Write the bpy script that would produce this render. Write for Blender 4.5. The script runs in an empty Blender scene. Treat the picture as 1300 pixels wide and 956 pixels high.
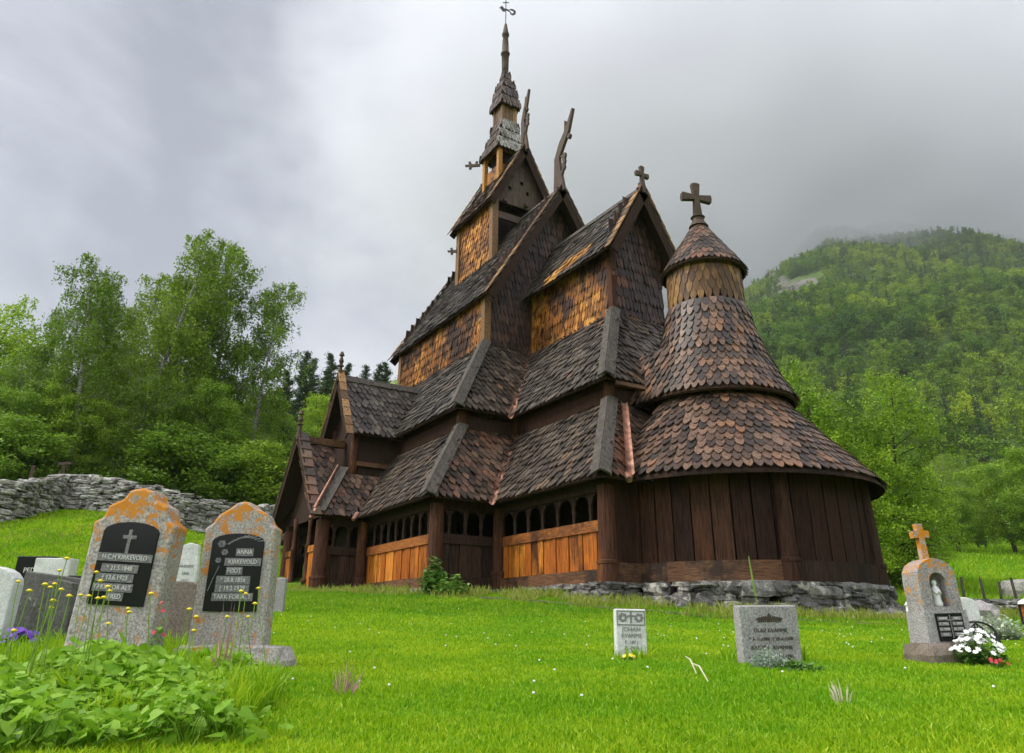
import bpy, math, random
import numpy as np
from math import sin, cos, pi, radians
from mathutils import Vector, Matrix
rng = np.random.default_rng(7); random.seed(7)
S = bpy.context.scene; COL = S.collection
# ------------------------------------------------------------------ camera
PITCH, ROLL, YAW, FPX = 0.3702, 0.008, -1.015, 946.15
CAM = np.array([23.457, -14.105, -0.930])
def cam_axes():
    cp, sp, cy, sy = cos(PITCH), sin(PITCH), cos(YAW), sin(YAW)
    F = np.array([sy*cp, cy*cp, sp]); R = np.array([cy, -sy, 0.]); U = np.cross(R, F)
    cr, sr = cos(ROLL), sin(ROLL)
    return F, cr*R + sr*U, -sr*R + cr*U
F_, R_, U_ = cam_axes()
def spot(px, py, v):
    """a place on the ground plan: bearing of the picture column, v metres away; returns x, y, z of that line of sight"""
    d = F_ + R_*(px-650)/FPX - U_*(py-433)/FPX
    return CAM + d*v/math.hypot(d[0], d[1])
cd = bpy.data.cameras.new('camera'); cam = bpy.data.objects.new('camera', cd); COL.objects.link(cam); S.camera = cam
cd.sensor_width = 36; cd.sensor_fit = 'HORIZONTAL'; cd.lens = FPX/1300*36; cd.clip_end = 9000; cd.clip_start = .05
cd.shift_y = -45/1300
M = Matrix(((R_[0], U_[0], -F_[0], CAM[0]), (R_[1], U_[1], -F_[1], CAM[1]), (R_[2], U_[2], -F_[2], CAM[2]), (0, 0, 0, 1)))
cam.matrix_world = M
# ------------------------------------------------------------------ materials
def mat(name, rough=.7, spec=.5, metal=0.):
    m = bpy.data.materials.new(name); m.use_nodes = True
    nt = m.node_tree; b = nt.nodes['Principled BSDF']
    b.inputs['Roughness'].default_value = rough; b.inputs['Metallic'].default_value = metal
    b.inputs['Specular IOR Level'].default_value = spec
    return m, nt, b
def N(nt, t, **k):
    n = nt.nodes.new(t)
    for a, v in k.items():
        if a.startswith('i_'):
            key = a[2:].replace('_', ' ')
            n.inputs[int(key) if key.isdigit() else key].default_value = v
        else: setattr(n, a, v)
    return n
def ramp(nt, src, stops, interp='LINEAR'):
    r = N(nt, 'ShaderNodeValToRGB'); e = r.color_ramp.elements; r.color_ramp.interpolation = interp
    while len(e) < len(stops): e.new(.5)
    for q, (p, c) in zip(e, stops): q.position = p; q.color = (*c, 1) if len(c) == 3 else c
    nt.links.new(src, r.inputs[0]); return r.outputs[0]
def mix(nt, fac, a, b, mode='MIX'):
    n = N(nt, 'ShaderNodeMix', data_type='RGBA', blend_type=mode)
    for s, v in ((0, fac), (6, a), (7, b)):
        if hasattr(v, 'is_linked'): nt.links.new(v, n.inputs[s])
        else: n.inputs[s].default_value = v if s == 0 else (*v, 1)
    return n.outputs[2]
def noise(nt, scale=5, detail=4, rough=.55, stretch=(1, 1, 1), coord='Object', out=0):
    tc = N(nt, 'ShaderNodeTexCoord'); mp = N(nt, 'ShaderNodeMapping'); mp.inputs['Scale'].default_value = stretch
    n = N(nt, 'ShaderNodeTexNoise'); n.inputs['Scale'].default_value = scale; n.inputs['Detail'].default_value = detail; n.inputs['Roughness'].default_value = rough
    nt.links.new(tc.outputs[coord], mp.inputs[0]); nt.links.new(mp.outputs[0], n.inputs[0]); return n.outputs[out]
def bump(nt, b, h, strength=.4, dist=.01):
    n = N(nt, 'ShaderNodeBump'); n.inputs['Strength'].default_value = strength; n.inputs['Distance'].default_value = dist
    nt.links.new(h, n.inputs['Height']); nt.links.new(n.outputs[0], b.inputs['Normal'])
def island(nt): return N(nt, 'ShaderNodeNewGeometry').outputs['Random Per Island']
def thr(nt, src, a, b): return ramp(nt, src, [(a, (0, 0, 0)), (b, (1, 1, 1))])

def wood(name, c0, c1, c2, rough=.6, streak=(6, 6, .5), patch=None, patch_amt=(.55, .68), isl=.55, spec=.25, patch_scale=.7):
    """weathered timber: random tint per piece, grain streaks, optional weathered patches"""
    m, nt, b = mat(name, rough, spec)
    ri = island(nt); g = noise(nt, 4, 6, .7, streak)
    col = ramp(nt, ri, [(0, c0), (.5, c1), (1, c2)])
    if patch:
        pn = noise(nt, patch_scale, 6, .72, (1.3, 1.3, .35) if streak[2] < .9 else (1, 1, 1))
        a = N(nt, 'ShaderNodeMath', operation='MULTIPLY_ADD'); a.inputs[1].default_value = .16; nt.links.new(ri, a.inputs[0]); nt.links.new(pn, a.inputs[2])
        pf = thr(nt, a.outputs[0], patch_amt[0]+.08, patch_amt[1]+.08)
        pc = mix(nt, g, patch, tuple(x*.45 for x in patch))
        col = mix(nt, pf, col, pc)
    gs = ramp(nt, g, [(.34, (.32, .32, .32)), (.60, (1.35, 1.35, 1.35))])
    col = mix(nt, 1., col, gs, 'MULTIPLY')
    nt.links.new(col, b.inputs['Base Color'])
    rr = N(nt, 'ShaderNodeMapRange'); rr.inputs[3].default_value = rough-.12; rr.inputs[4].default_value = min(1, rough+.2); nt.links.new(g, rr.inputs[0]); nt.links.new(rr.outputs[0], b.inputs['Roughness'])
    bump(nt, b, g, .5, .012)
    return m
MT = {}
MT['shingle'] = wood('tarred_shingle', (.020, .014, .010), (.052, .036, .025), (.125, .092, .066), .42, (5, 5, 5), patch=(.24, .12, .05), patch_amt=(.60, .72), spec=.42)
MT['shingle_brown'] = wood('brown_shingle', (.022, .015, .011), (.070, .042, .027), (.16, .098, .06), .42, (5, 5, 5), patch=(.24, .10, .055), patch_amt=(.54, .66), spec=.42)
MT['shingle_red'] = wood('red_brown_shingle', (.024, .018, .015), (.082, .048, .032), (.18, .105, .068), .40, (5, 5, 5), patch=(.30, .14, .065), patch_amt=(.56, .66), spec=.42)
MT['shingle_grey'] = wood('grey_shingle', (.024, .018, .014), (.055, .043, .034), (.13, .105, .082), .42, (5, 5, 5), patch=(.28, .13, .05), patch_amt=(.66, .72), spec=.42)
MT['shingle_new'] = wood('fresh_pale_shingle', (.16, .14, .12), (.30, .28, .25), (.42, .40, .37), .6, (5, 5, 5))
MT['shingle_gold'] = wood('golden_shingle', (.20, .085, .020), (.38, .17, .03), (.62, .33, .09), .5, (5, 5, 5))
MT['wall_gold'] = wood('golden_wall_shingle', (.10, .032, .008), (.36, .13, .018), (.72, .34, .07), .5, (7, 7, 1), patch=(.05, .020, .010), patch_amt=(.45, .57), patch_scale=.6)
MT['wall_dark'] = wood('dark_wall_shingle', (.028, .018, .015), (.05, .030, .024), (.095, .05, .035), .5, (7, 7, 1), patch=(.20, .075, .035), patch_amt=(.60, .68), patch_scale=.6)
MT['drum'] = wood('drum_shingle', (.06, .03, .018), (.15, .075, .028), (.26, .14, .045), .5, (7, 7, 1))
MT['verge'] = wood('verge_tile', (.07, .04, .025), (.17, .09, .04), (.36, .20, .08), .5, (5, 5, 5))
MT['plank_dark'] = wood('dark_plank', (.022, .014, .011), (.036, .021, .015), (.058, .032, .022), .82, (9, 9, .6), spec=.12)
MT['plank_red'] = wood('red_brown_plank', (.022, .011, .008), (.034, .016, .010), (.054, .025, .015), .82, (9, 9, .6), patch=(.13, .05, .02), patch_amt=(.62, .8), spec=.12)
MT['plank_orange'] = wood('orange_plank', (.28, .07, .008), (.44, .13, .014), (.66, .24, .03), .5, (9, 9, .6), patch=(.10, .03, .008), patch_amt=(.52, .66), patch_scale=.9)
MT['beam_orange'] = wood('orange_beam', (.24, .08, .02), (.30, .10, .022), (.36, .13, .03), .5, (1.2, 1.2, 9), patch=(.10, .04, .018), patch_amt=(.5, .64))
MT['beam_brown'] = wood('brown_beam', (.10, .045, .02), (.13, .06, .028), (.16, .08, .035), .6, (1.2, 1.2, 9), patch=(.05, .028, .018), patch_amt=(.5, .64))
MT['post'] = wood('tarred_post', (.05, .024, .014), (.07, .03, .018), (.09, .038, .02), .75, (9, 9, .6), patch=(.26, .10, .03), patch_amt=(.58, .72), spec=.12)
MT['grey'] = wood('grey_board', (.05, .042, .034), (.072, .061, .05), (.10, .086, .072), .7, (3, 3, .5))
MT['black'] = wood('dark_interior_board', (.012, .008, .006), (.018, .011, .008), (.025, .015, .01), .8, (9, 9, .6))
MT['cross'] = wood('old_cross_wood', (.07, .045, .03), (.08, .05, .035), (.09, .06, .04), .6, (9, 9, .8))
m, nt, b = mat('copper_flashing', .55, .5, .7); n_ = noise(nt, 5, 4)
nt.links.new(ramp(nt, n_, [(.35, (.15, .075, .05)), (.55, (.36, .18, .12)), (.78, (.58, .36, .27))]), b.inputs['Base Color']); bump(nt, b, n_, .5, .02); MT['copper'] = m
m, nt, b = mat('iron', .5, .5, .3); b.inputs['Base Color'].default_value = (.035, .03, .035, 1); MT['iron'] = m

def stone(name, c0, c1, rough=.75, scale=14, lichen=None, lamt=(.56, .62), lscale=2.6, isl=True, lichen2=None, bs=.5):
    m, nt, b = mat(name, rough, .35)
    n1 = noise(nt, scale, 8, .7); n2 = noise(nt, scale*6, 3, .6)
    col = ramp(nt, n1, [(.3, c0), (.7, c1)])
    if isl: col = mix(nt, 1., col, ramp(nt, island(nt), [(0, (.45, .44, .42)), (1, (1.3, 1.28, 1.25))]), 'MULTIPLY')
    col = mix(nt, .5, col, ramp(nt, n2, [(.35, (.25, .25, .25)), (.65, (1.6, 1.6, 1.6))]), 'MULTIPLY')
    for lc, off in ((lichen, 0), (lichen2, 5)):
        if lc:
            ln = noise(nt, lscale+off*.5, 7, .72)
            col = mix(nt, thr(nt, ln, *lamt), col, mix(nt, n1, lc, tuple(x*.6 for x in lc)))
    nt.links.new(col, b.inputs['Base Color']); bump(nt, b, n1, bs, .02)
    return m
MT['foundation'] = stone('wet_foundation_stone', (.035, .034, .034), (.20, .19, .175), .5, 5, lichen=(.46, .44, .36), lamt=(.54, .62), lscale=3)
MT['drystone'] = stone('lichened_wall_stone', (.15, .145, .135), (.42, .40, .37), .8, 3, lichen=(.62, .60, .55), lamt=(.52, .60), lscale=2.2)
def granite(name, c0, c1, lich, lamt, extra_top=None):
    m, nt, b = mat(name, .75, .3)
    n1 = noise(nt, 60, 6, .75); n2 = noise(nt, 7, 6, .7)
    col = ramp(nt, n1, [(.36, c0), (.5, tuple((x+y)/2 for x, y in zip(c0, c1))), (.62, c1)])
    col = mix(nt, .45, col, ramp(nt, n2, [(.3, (.5, .48, .45)), (.7, (1.3, 1.3, 1.3))]), 'MULTIPLY')
    if lich:
        ln = noise(nt, 8.5, 10, .74)
        if extra_top:   # more lichen on the old head of the stone (object z)
            tc = N(nt, 'ShaderNodeTexCoord'); sx = N(nt, 'ShaderNodeSeparateXYZ'); nt.links.new(tc.outputs['Object'], sx.inputs[0])
            mr = N(nt, 'ShaderNodeMapRange'); mr.inputs[1].default_value = extra_top[0]; mr.inputs[2].default_value = extra_top[1]; mr.inputs[3].default_value = -.04; mr.inputs[4].default_value = .085
            nt.links.new(sx.outputs[2], mr.inputs[0]); ad = N(nt, 'ShaderNodeMath', operation='ADD'); nt.links.new(ln, ad.inputs[0]); nt.links.new(mr.outputs[0], ad.inputs[1]); ln = ad.outputs[0]
        col = mix(nt, thr(nt, ln, *lamt), col, mix(nt, n2, lich, (lich[0]*.55, lich[1]*.5, lich[2]*.5)))
    nt.links.new(col, b.inputs['Base Color']); bump(nt, b, n1, .45, .006)
    return m
MT['granite_lichen'] = granite('lichened_granite', (.17, .15, .135), (.56, .52, .48), (.72, .28, .02), (.525, .585), (.7, 1.1))
MT['granite_lichen_low'] = granite('lichened_granite_low', (.14, .125, .12), (.46, .43, .42), (.74, .30, .03), (.58, .64), (.5, 1.05))
MT['granite'] = granite('grey_granite', (.16, .15, .15), (.48, .46, .45), None, None)
MT['stone_brown'] = granite('brown_gravestone', (.10, .075, .06), (.27, .22, .18), (.26, .27, .10), (.62, .70))
MT['stone_grey'] = granite('lichen_spotted_gravestone', (.06, .06, .05), (.17, .165, .15), (.55, .55, .42), (.62, .66))
MT['marble'] = granite('white_marble', (.52, .52, .50), (.78, .78, .76), (.32, .31, .27), (.66, .74))
m, nt, b = mat('polished_black_stone', .16, .22); b.inputs['Base Color'].default_value = (.012, .012, .013, 1); MT['polished'] = m
m, nt, b = mat('engraved_strip', .45, .5); n_ = noise(nt, 90, 3); nt.links.new(ramp(nt, n_, [(.4, (.10, .10, .10)), (.6, (.22, .215, .21))]), b.inputs['Base Color']); MT['strip'] = m
m, nt, b = mat('engraved_letter', .6, .3); b.inputs['Base Color'].default_value = (.62, .61, .58, 1); MT['letter'] = m
m, nt, b = mat('worn_dark_letter', .7, .3); b.inputs['Base Color'].default_value = (.07, .05, .04, 1); MT['letter_dark'] = m
m, nt, b = mat('worn_grey_letter', .7, .3); b.inputs['Base Color'].default_value = (.22, .21, .19, 1); MT['letter_grey'] = m
def plain(name, c, rough=.6, spec=.4):
    m, nt, b = mat(name, rough, spec)
    nn = noise(nt, 9, 4); nt.links.new(mix(nt, nn, tuple(x*.75 for x in c), tuple(min(1, x*1.2) for x in c)), b.inputs['Base Color']); return m
MT['white_figure'] = plain('white_glazed_figure', (.78, .77, .74), .35)
MT['yellow'] = plain('yellow_petal', (.80, .62, .03)); MT['purple'] = plain('violet_petal', (.13, .025, .42)); MT['redflower'] = plain('red_petal', (.5, .03, .05))
MT['whitepetal'] = plain('white_petal', (.82, .82, .78)); MT['straw'] = plain('pale_dry_stalk', (.55, .50, .34)); MT['pinkseed'] = plain('pinkish_seed_head', (.45, .27, .22))

def pos_noise(nt, scale):
    g = N(nt, 'ShaderNodeNewGeometry'); n = N(nt, 'ShaderNodeTexNoise'); n.inputs['Scale'].default_value = scale; n.inputs['Detail'].default_value = 7; n.inputs['Roughness'].default_value = .7
    nt.links.new(g.outputs['Position'], n.inputs[0]); return n.outputs[0]
def foliage(name, c0, c1, c2, trans=.35, rough=.5, objvar=.25, patchc=None, plo=(.68, .82, .8), psc=.55):
    m, nt, b = mat(name, rough, .3)
    ri = island(nt); oi = N(nt, 'ShaderNodeObjectInfo').outputs['Random']
    col = ramp(nt, ri, [(0, c0), (.5, c1), (1, c2)])
    col = mix(nt, 1., col, ramp(nt, oi, [(0, (1-objvar, 1-objvar*.8, 1-objvar)), (.5, (1, 1, 1)), (1, (1+objvar, 1+objvar*.6, 1))]), 'MULTIPLY')
    if patchc: col = mix(nt, 1., col, mix(nt, thr(nt, pos_noise(nt, psc), .40, .62), plo, patchc), 'MULTIPLY')
    nt.links.new(col, b.inputs['Base Color'])
    tr = N(nt, 'ShaderNodeBsdfTranslucent'); nt.links.new(col, tr.inputs[0])
    ms = N(nt, 'ShaderNodeMixShader'); ms.inputs[0].default_value = trans
    nt.links.new(b.outputs[0], ms.inputs[1]); nt.links.new(tr.outputs[0], ms.inputs[2]); nt.links.new(ms.outputs[0], nt.nodes['Material Output'].inputs[0])
    return m
MT['birch_leaf'] = foliage('birch_leaf', (.11, .19, .012), (.165, .28, .018), (.25, .37, .03))
MT['lime_leaf'] = foliage('lime_green_leaf', (.16, .28, .012), (.24, .40, .018), (.34, .50, .04))
MT['bush_leaf'] = foliage('bush_leaf', (.12, .22, .014), (.19, .33, .02), (.29, .44, .04))
MT['spruce_leaf'] = foliage('spruce_needle', (.025, .055, .018), (.04, .08, .022), (.06, .11, .03), .1)
MT['far_leaf'] = foliage('far_forest_leaf', (.10, .21, .012), (.17, .32, .018), (.28, .42, .03), .3, objvar=.6, patchc=(1.3, 1.1, .9), plo=(.5, .62, .8), psc=.016)
MT['herb'] = foliage('herb_leaf', (.20, .40, .02), (.29, .52, .03), (.40, .62, .07), .4)
MT['shrub_leaf'] = foliage('shrub_leaf', (.09, .19, .03), (.14, .28, .05), (.22, .36, .08), .3)
MT['pale_leaf'] = foliage('silvery_leaf', (.30, .38, .28), (.40, .48, .38), (.5, .56, .46), .3)
MT['blade'] = foliage('grass_blade', (.17, .37, .005), (.27, .50, .008), (.45, .62, .03), .45, .45, patchc=(1.18, 1.02, 1.2))
MT['stem'] = foliage('green_stem', (.16, .28, .03), (.2, .34, .04), (.25, .38, .05), .1)
m, nt, b = mat('birch_bark', .7, .3); n1 = noise(nt, 3, 6, .7, (1.5, 1.5, 5)); nt.links.new(ramp(nt, n1, [(.42, (.035, .03, .025)), (.52, (.34, .32, .29)), (.7, (.6, .58, .54))]), b.inputs['Base Color']); MT['birch_bark'] = m
m, nt, b = mat('dark_bark', .8, .2); n1 = noise(nt, 5, 6, .7, (3, 3, .8)); nt.links.new(ramp(nt, n1, [(.35, (.03, .024, .018)), (.7, (.10, .085, .065))]), b.inputs['Base Color']); MT['bark'] = m
# ground: grass with worn, mossy and brown patches
m, nt, b = mat('lawn', .85, .2)
n1 = noise(nt, .35, 5, .6); n2 = noise(nt, 14, 6, .8); n3 = noise(nt, 1.3, 6, .7)
c = ramp(nt, n2, [(.3, (.05, .12, .005)), (.5, (.10, .21, .008)), (.72, (.18, .32, .015))])
c = mix(nt, thr(nt, n1, .45, .7), c, (.17, .25, .02))
c = mix(nt, thr(nt, n3, .60, .72), c, (.13, .14, .035))
nt.links.new(c, b.inputs['Base Color']); bump(nt, b, n2, .7, .05); MT['lawn'] = m
m, nt, b = mat('bare_earth', .9, .2); n1 = noise(nt, 6, 7, .7); nt.links.new(ramp(nt, n1, [(.35, (.05, .045, .03)), (.6, (.12, .105, .085))]), b.inputs['Base Color']); bump(nt, b, n1, .6, .03); MT['earth'] = m
m, nt, b = mat('mountain_ground', .9, .2); n1 = noise(nt, .02, 9, .75); n2 = noise(nt, .12, 6, .7)
c = ramp(nt, n2, [(.3, (.035, .07, .012)), (.7, (.09, .15, .025))])
vc = N(nt, 'ShaderNodeAttribute', attribute_name='outcrop'); vf = N(nt, 'ShaderNodeMath', operation='MULTIPLY'); nt.links.new(vc.outputs['Fac'], vf.inputs[0]); nt.links.new(thr(nt, noise(nt, .07, 8, .75), .42, .5), vf.inputs[1]); c = mix(nt, vf.outputs[0], c, ramp(nt, noise(nt, .09, 9, .8, (1, 1, 2.5)), [(.38, (.035, .035, .036)), (.6, (.17, .155, .14))]))
nt.links.new(c, b.inputs['Base Color']); bump(nt, b, n2, .8, 2.); MT['mountain'] = m
# ------------------------------------------------------------------ mesh builder
class MB:
    def __init__(s): s.V = []; s.F = []; s.n = 0
    def add(s, V, Fs, mi=0):
        V = np.asarray(V, float).reshape(-1, 3)
        if isinstance(Fs, np.ndarray): s.F.append((Fs + s.n, mi))
        else:
            by = {}
            for f in Fs: by.setdefault(len(f), []).append(f)
            for k, L in by.items(): s.F.append((np.array(L) + s.n, mi))
        s.V.append(V); s.n += len(V); return s
    def hexa(s, c, mi=0):   # 8 corners: 4 bottom (ccw), 4 top
        return s.add(c, [(3, 2, 1, 0), (4, 5, 6, 7), (0, 1, 5, 4), (1, 2, 6, 5), (2, 3, 7, 6), (3, 0, 4, 7)], mi)
    def box(s, x0, x1, y0, y1, z0, z1, mi=0):
        return s.hexa([(x0, y0, z0), (x1, y0, z0), (x1, y1, z0), (x0, y1, z0), (x0, y0, z1), (x1, y0, z1), (x1, y1, z1), (x0, y1, z1)], mi)
    def bar(s, a, b, w, h, up=(0, 0, 1), mi=0, w2=None, h2=None):
        a, b, up = (np.array(q, float) for q in (a, b, up)); d = b-a; d /= np.linalg.norm(d)
        r = np.cross(d, up); r /= np.linalg.norm(r); u = np.cross(r, d); w2 = w if w2 is None else w2; h2 = h if h2 is None else h2
        c = []
        for p, W, H in ((a, w, h), (b, w2, h2)):
            c += [p-r*W/2-u*H/2, p+r*W/2-u*H/2, p+r*W/2+u*H/2, p-r*W/2+u*H/2]
        return s.hexa(c, mi)
    def tube(s, pts, rad, sides=8, mi=0, cap=True):
        pts = np.array(pts, float); n = len(pts); rad = np.broadcast_to(rad, n)
        T = np.gradient(pts, axis=0); T /= np.linalg.norm(T, axis=1)[:, None]+1e-9
        ref = np.array([0, 0, 1.]) if abs(T[0][2]) < .9 else np.array([1., 0, 0])
        a = np.linspace(0, 2*pi, sides, endpoint=False); V = []
        for p, t, r in zip(pts, T, rad):
            e1 = np.cross(t, ref); e1 /= np.linalg.norm(e1); e2 = np.cross(t, e1)
            V.append(p + r*(np.cos(a)[:, None]*e1 + np.sin(a)[:, None]*e2))
        V = np.concatenate(V); Fs = []
        for i in range(n-1):
            for k in range(sides):
                k2 = (k+1) % sides; Fs.append((i*sides+k, i*sides+k2, (i+1)*sides+k2, (i+1)*sides+k))
        if cap: Fs += [tuple(range(sides))[::-1], tuple((n-1)*sides+k for k in range(sides))]
        return s.add(V, Fs, mi)
    def lathe(s, prof, c, sides=16, mi=0):
        return s.tube([(c[0], c[1], c[2]+z) for r, z in prof], [r for r, z in prof], sides, mi) if 0 else s._lathe(prof, c, sides, mi)
    def _lathe(s, prof, c, sides, mi):
        a = np.linspace(0, 2*pi, sides, endpoint=False); V = []
        for r, z in prof: V += [(c[0]+r*cos(t), c[1]+r*sin(t), c[2]+z) for t in a]
        Fs = [(i*sides+k, i*sides+(k+1) % sides, (i+1)*sides+(k+1) % sides, (i+1)*sides+k) for i in range(len(prof)-1) for k in range(sides)]
        Fs += [tuple(range(sides))[::-1], tuple((len(prof)-1)*sides+k for k in range(sides))]
        return s.add(V, Fs, mi)
    def prism(s, outline, O, ex, ey, t, mi=0):   # outline in (ex, ey) plane, extruded both ways by t/2
        O, ex, ey = (np.array(q, float) for q in (O, ex, ey)); nrm = np.cross(ex, ey); nrm /= np.linalg.norm(nrm); n = len(outline)
        P = np.array([O+ex*a+ey*b for a, b in outline]); V = np.concatenate([P+nrm*t/2, P-nrm*t/2])
        return s.add(V, [tuple(range(n)), tuple(range(2*n-1, n-1, -1))]+[(i, n+i, n+(i+1) % n, (i+1) % n) for i in range(n)], mi)
    def rock(s, c, size, mi=0, rot=None, jit=.18):
        """rounded block: a subdivided box, pushed toward an ellipsoid, with jitter"""
        g = ROCK[0].copy(); g = g*(1+rng.normal(0, jit*.5, (len(g), 1))) + rng.normal(0, jit*.12, g.shape)
        if rot is None: rot = rng.normal(0, .08, 3)
        R = np.array(Matrix.Rotation(rot[2], 3, 'Z') @ Matrix.Rotation(rot[1], 3, 'Y') @ Matrix.Rotation(rot[0], 3, 'X'))
        return s.add((g*np.array(size)/2) @ R.T + np.array(c), ROCK[1], mi)
    def build(s, name, mats, parent=None, smooth=False, loc=None):
        me = bpy.data.meshes.new(name); V = np.concatenate(s.V)
        if parent is not None and loc is None: V = V - np.array(parent.matrix_world.translation if parent.parent else parent.location)
        me.vertices.add(len(V)); me.vertices.foreach_set('co', V.astype(np.float32).ravel())
        nl = sum(f.size for f, _ in s.F); nf = sum(len(f) for f, _ in s.F)
        if nf == 0:
            me.update(); me.materials.append(MT[mats]); o = bpy.data.objects.new(name, me); COL.objects.link(o); return o
        me.loops.add(nl); me.polygons.add(nf)
        me.loops.foreach_set('vertex_index', np.concatenate([f.ravel() for f, _ in s.F]).astype(np.int32))
        tot = np.concatenate([np.full(len(f), f.shape[1]) for f, _ in s.F]); st = np.concatenate([[0], np.cumsum(tot)[:-1]])
        me.polygons.foreach_set('loop_start', st.astype(np.int32)); me.polygons.foreach_set('loop_total', tot.astype(np.int32))
        me.polygons.foreach_set('material_index', np.concatenate([np.full(len(f), mi) for f, mi in s.F]).astype(np.int32))
        me.update(calc_edges=True)
        for q in (mats if isinstance(mats, (list, tuple)) else [mats]): me.materials.append(MT[q] if isinstance(q, str) else q)
        me.polygons.foreach_set('use_smooth', np.full(nf, bool(smooth)))
        o = bpy.data.objects.new(name, me); COL.objects.link(o)
        if parent is not None: o.parent = parent
        if loc is not None: o.location = loc
        return o
def make_rock():
    n = 3; V = []; idx = {}; Fs = []
    def vid(p):
        k = tuple(np.round(p, 5))
        if k not in idx: idx[k] = len(V); V.append(k)
        return idx[k]
    g = np.linspace(-1, 1, n+1)
    for ax in range(3):
        for sg in (-1, 1):
            for i in range(n):
                for j in range(n):
                    q = []
                    for a, b in ((g[i], g[j]), (g[i+1], g[j]), (g[i+1], g[j+1]), (g[i], g[j+1])):
                        p = np.zeros(3); p[ax] = sg; p[(ax+1) % 3] = a; p[(ax+2) % 3] = b; q.append(vid(p))
                    Fs.append(tuple(q if sg > 0 else q[::-1]))
    V = np.array(V); L = np.linalg.norm(V, axis=1)[:, None]; sph = V/L*1.22
    return V*.55+sph*.45, np.array(Fs)
ROCK = make_rock()
def thing(name, label, cat, loc=(0, 0, 0), group=None):
    o = bpy.data.objects.new(name, None); COL.objects.link(o); o.location = loc; o['label'] = label; o['category'] = cat
    if group: o['group'] = group
    o.empty_display_size = .2
    return o
def tag(o, label=None, cat=None, group=None, kind=None):
    for k, v in (('label', label), ('category', cat), ('group', group), ('kind', kind)):
        if v: o[k] = v
    return o
def unit(v): v = np.array(v, float); return v/np.linalg.norm(v)
# ------------------------------------------------------------------ terrain
HV = np.array([0, 3, 4.5, 7, 10, 13, 15, 18, 22, 26, 34, 45, 60, 80, 110, 200, 400, 700, 1000, 1300, 2600.])
HP = np.array([-400, 50, 350, 700, 950, 1150, 1300, 1700.])
near = [-1.36, -1.33, -1.27, -1.15]
HZ = np.array([
 near+[-.85, -.45, -.2, .15, .9, 2.1, 4.2, 5.5, 9, 14, 20, 40, 66, 90, 110, 120, 130],
 near+[-.88, -.50, -.25, .05, .9, 2.2, 4.35, 5.5, 9, 14, 20, 40, 66, 90, 110, 120, 130],
 near+[-.95, -.60, -.42, -.17, -.05, .8, 2.8, 5.5, 9, 14, 21, 42, 70, 100, 120, 130, 140],
 near+[-1.0, -.68, -.45, -.15, -.08, .3, 1.5, 4, 8, 14, 22, 50, 110, 190, 260, 300, 300],
 near+[-1.0, -.75, -.54, -.34, -.1, .1, .8, 2.3, 5, 10, 20, 54, 158, 285, 385, 440, 460],
 near+[-1.02, -.82, -.68, -.50, -.3, -.05, .5, 1.9, 4.2, 7.4, 15, 54, 180, 370, 560, 635, 600],
 near+[-1.02, -.84, -.70, -.55, -.35, -.1, .45, 1.8, 4.1, 7.4, 15, 54, 182, 375, 565, 640, 600],
 near+[-1.02, -.85, -.72, -.58, -.4, -.15, .4, 1.7, 4, 7.4, 15, 52, 170, 340, 500, 580, 600]])
FH = unit([F_[0], F_[1]]); RH = np.array([FH[1], -FH[0]])
def vnoise(x, y, s, seed=0):
    x = np.asarray(x)/s+seed*17.3; y = np.asarray(y)/s-seed*9.7
    return (np.sin(x*1.7+1.3*np.sin(y*1.1))*np.cos(y*1.9+1.7*np.sin(x*.7)) + .5*np.sin(x*3.9+y*2.3+seed)*np.cos(y*4.3-x*1.1))/1.5
def height(x, y):
    x = np.asarray(x, float); y = np.asarray(y, float)
    dx, dy = x-CAM[0], y-CAM[1]; v = dx*FH[0]+dy*FH[1]; u = dx*RH[0]+dy*RH[1]; r = np.hypot(dx, dy)
    az = np.arctan2(u, v); px = 650+1015*np.tan(np.clip(az, -.9, .9)); px = np.clip(px, HP[0], HP[-1])
    # smooth back side
    lv = np.log1p(np.clip(np.where(v > 0, r*np.maximum(np.cos(az), .35), r*.5), 0, HV[-1])); LV = np.log1p(HV)
    rows = np.stack([np.interp(lv, LV, h) for h in HZ]); i = np.clip(np.searchsorted(HP, px)-1, 0, len(HP)-2)
    t = (px-HP[i])/(HP[i+1]-HP[i]); t = t*t*(3-2*t)
    a = np.take_along_axis(rows, i[None], 0)[0]; b = np.take_along_axis(rows, i[None]+1, 0)[0]
    z = a*(1-t)+b*t
    z = z + vnoise(x, y, 1.3, 1)*.012*np.clip(r/6, 0, 1) + vnoise(x, y, 7, 2)*.10*np.clip((r-22)/30, 0, 1) + vnoise(x, y, 45, 3)*3*np.clip((r-90)/150, 0, 1) + vnoise(x, y, 130, 4)*16*np.clip((r-250)/400, 0, 1)+ vnoise(x, y, 60, 5)*7*np.clip((r-250)/400, 0, 1)
    return z
def hz(x, y): return float(height(np.array([x]), np.array([y]))[0])
def polar(r0, r1, nr, na, a0=-pi, a1=pi):
    rr = np.geomspace(r0, r1, nr); aa = np.linspace(a0, a1, na)
    A, Rr = np.meshgrid(aa, rr); th = math.atan2(FH[1], FH[0])
    x = CAM[0]+Rr*np.cos(th-A); y = CAM[1]+Rr*np.sin(th-A)
    V = np.stack([x, y, height(x.ravel(), y.ravel()).reshape(x.shape)], -1).reshape(-1, 3)
    i = np.arange(nr-1)[:, None]*na+np.arange(na-1)[None]
    return V, np.stack([i, i+1, i+na+1, i+na], -1).reshape(-1, 4)
gm = MB(); V, Fc = polar(.15, 125, 190, 361); gm.add(V, Fc)
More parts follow.
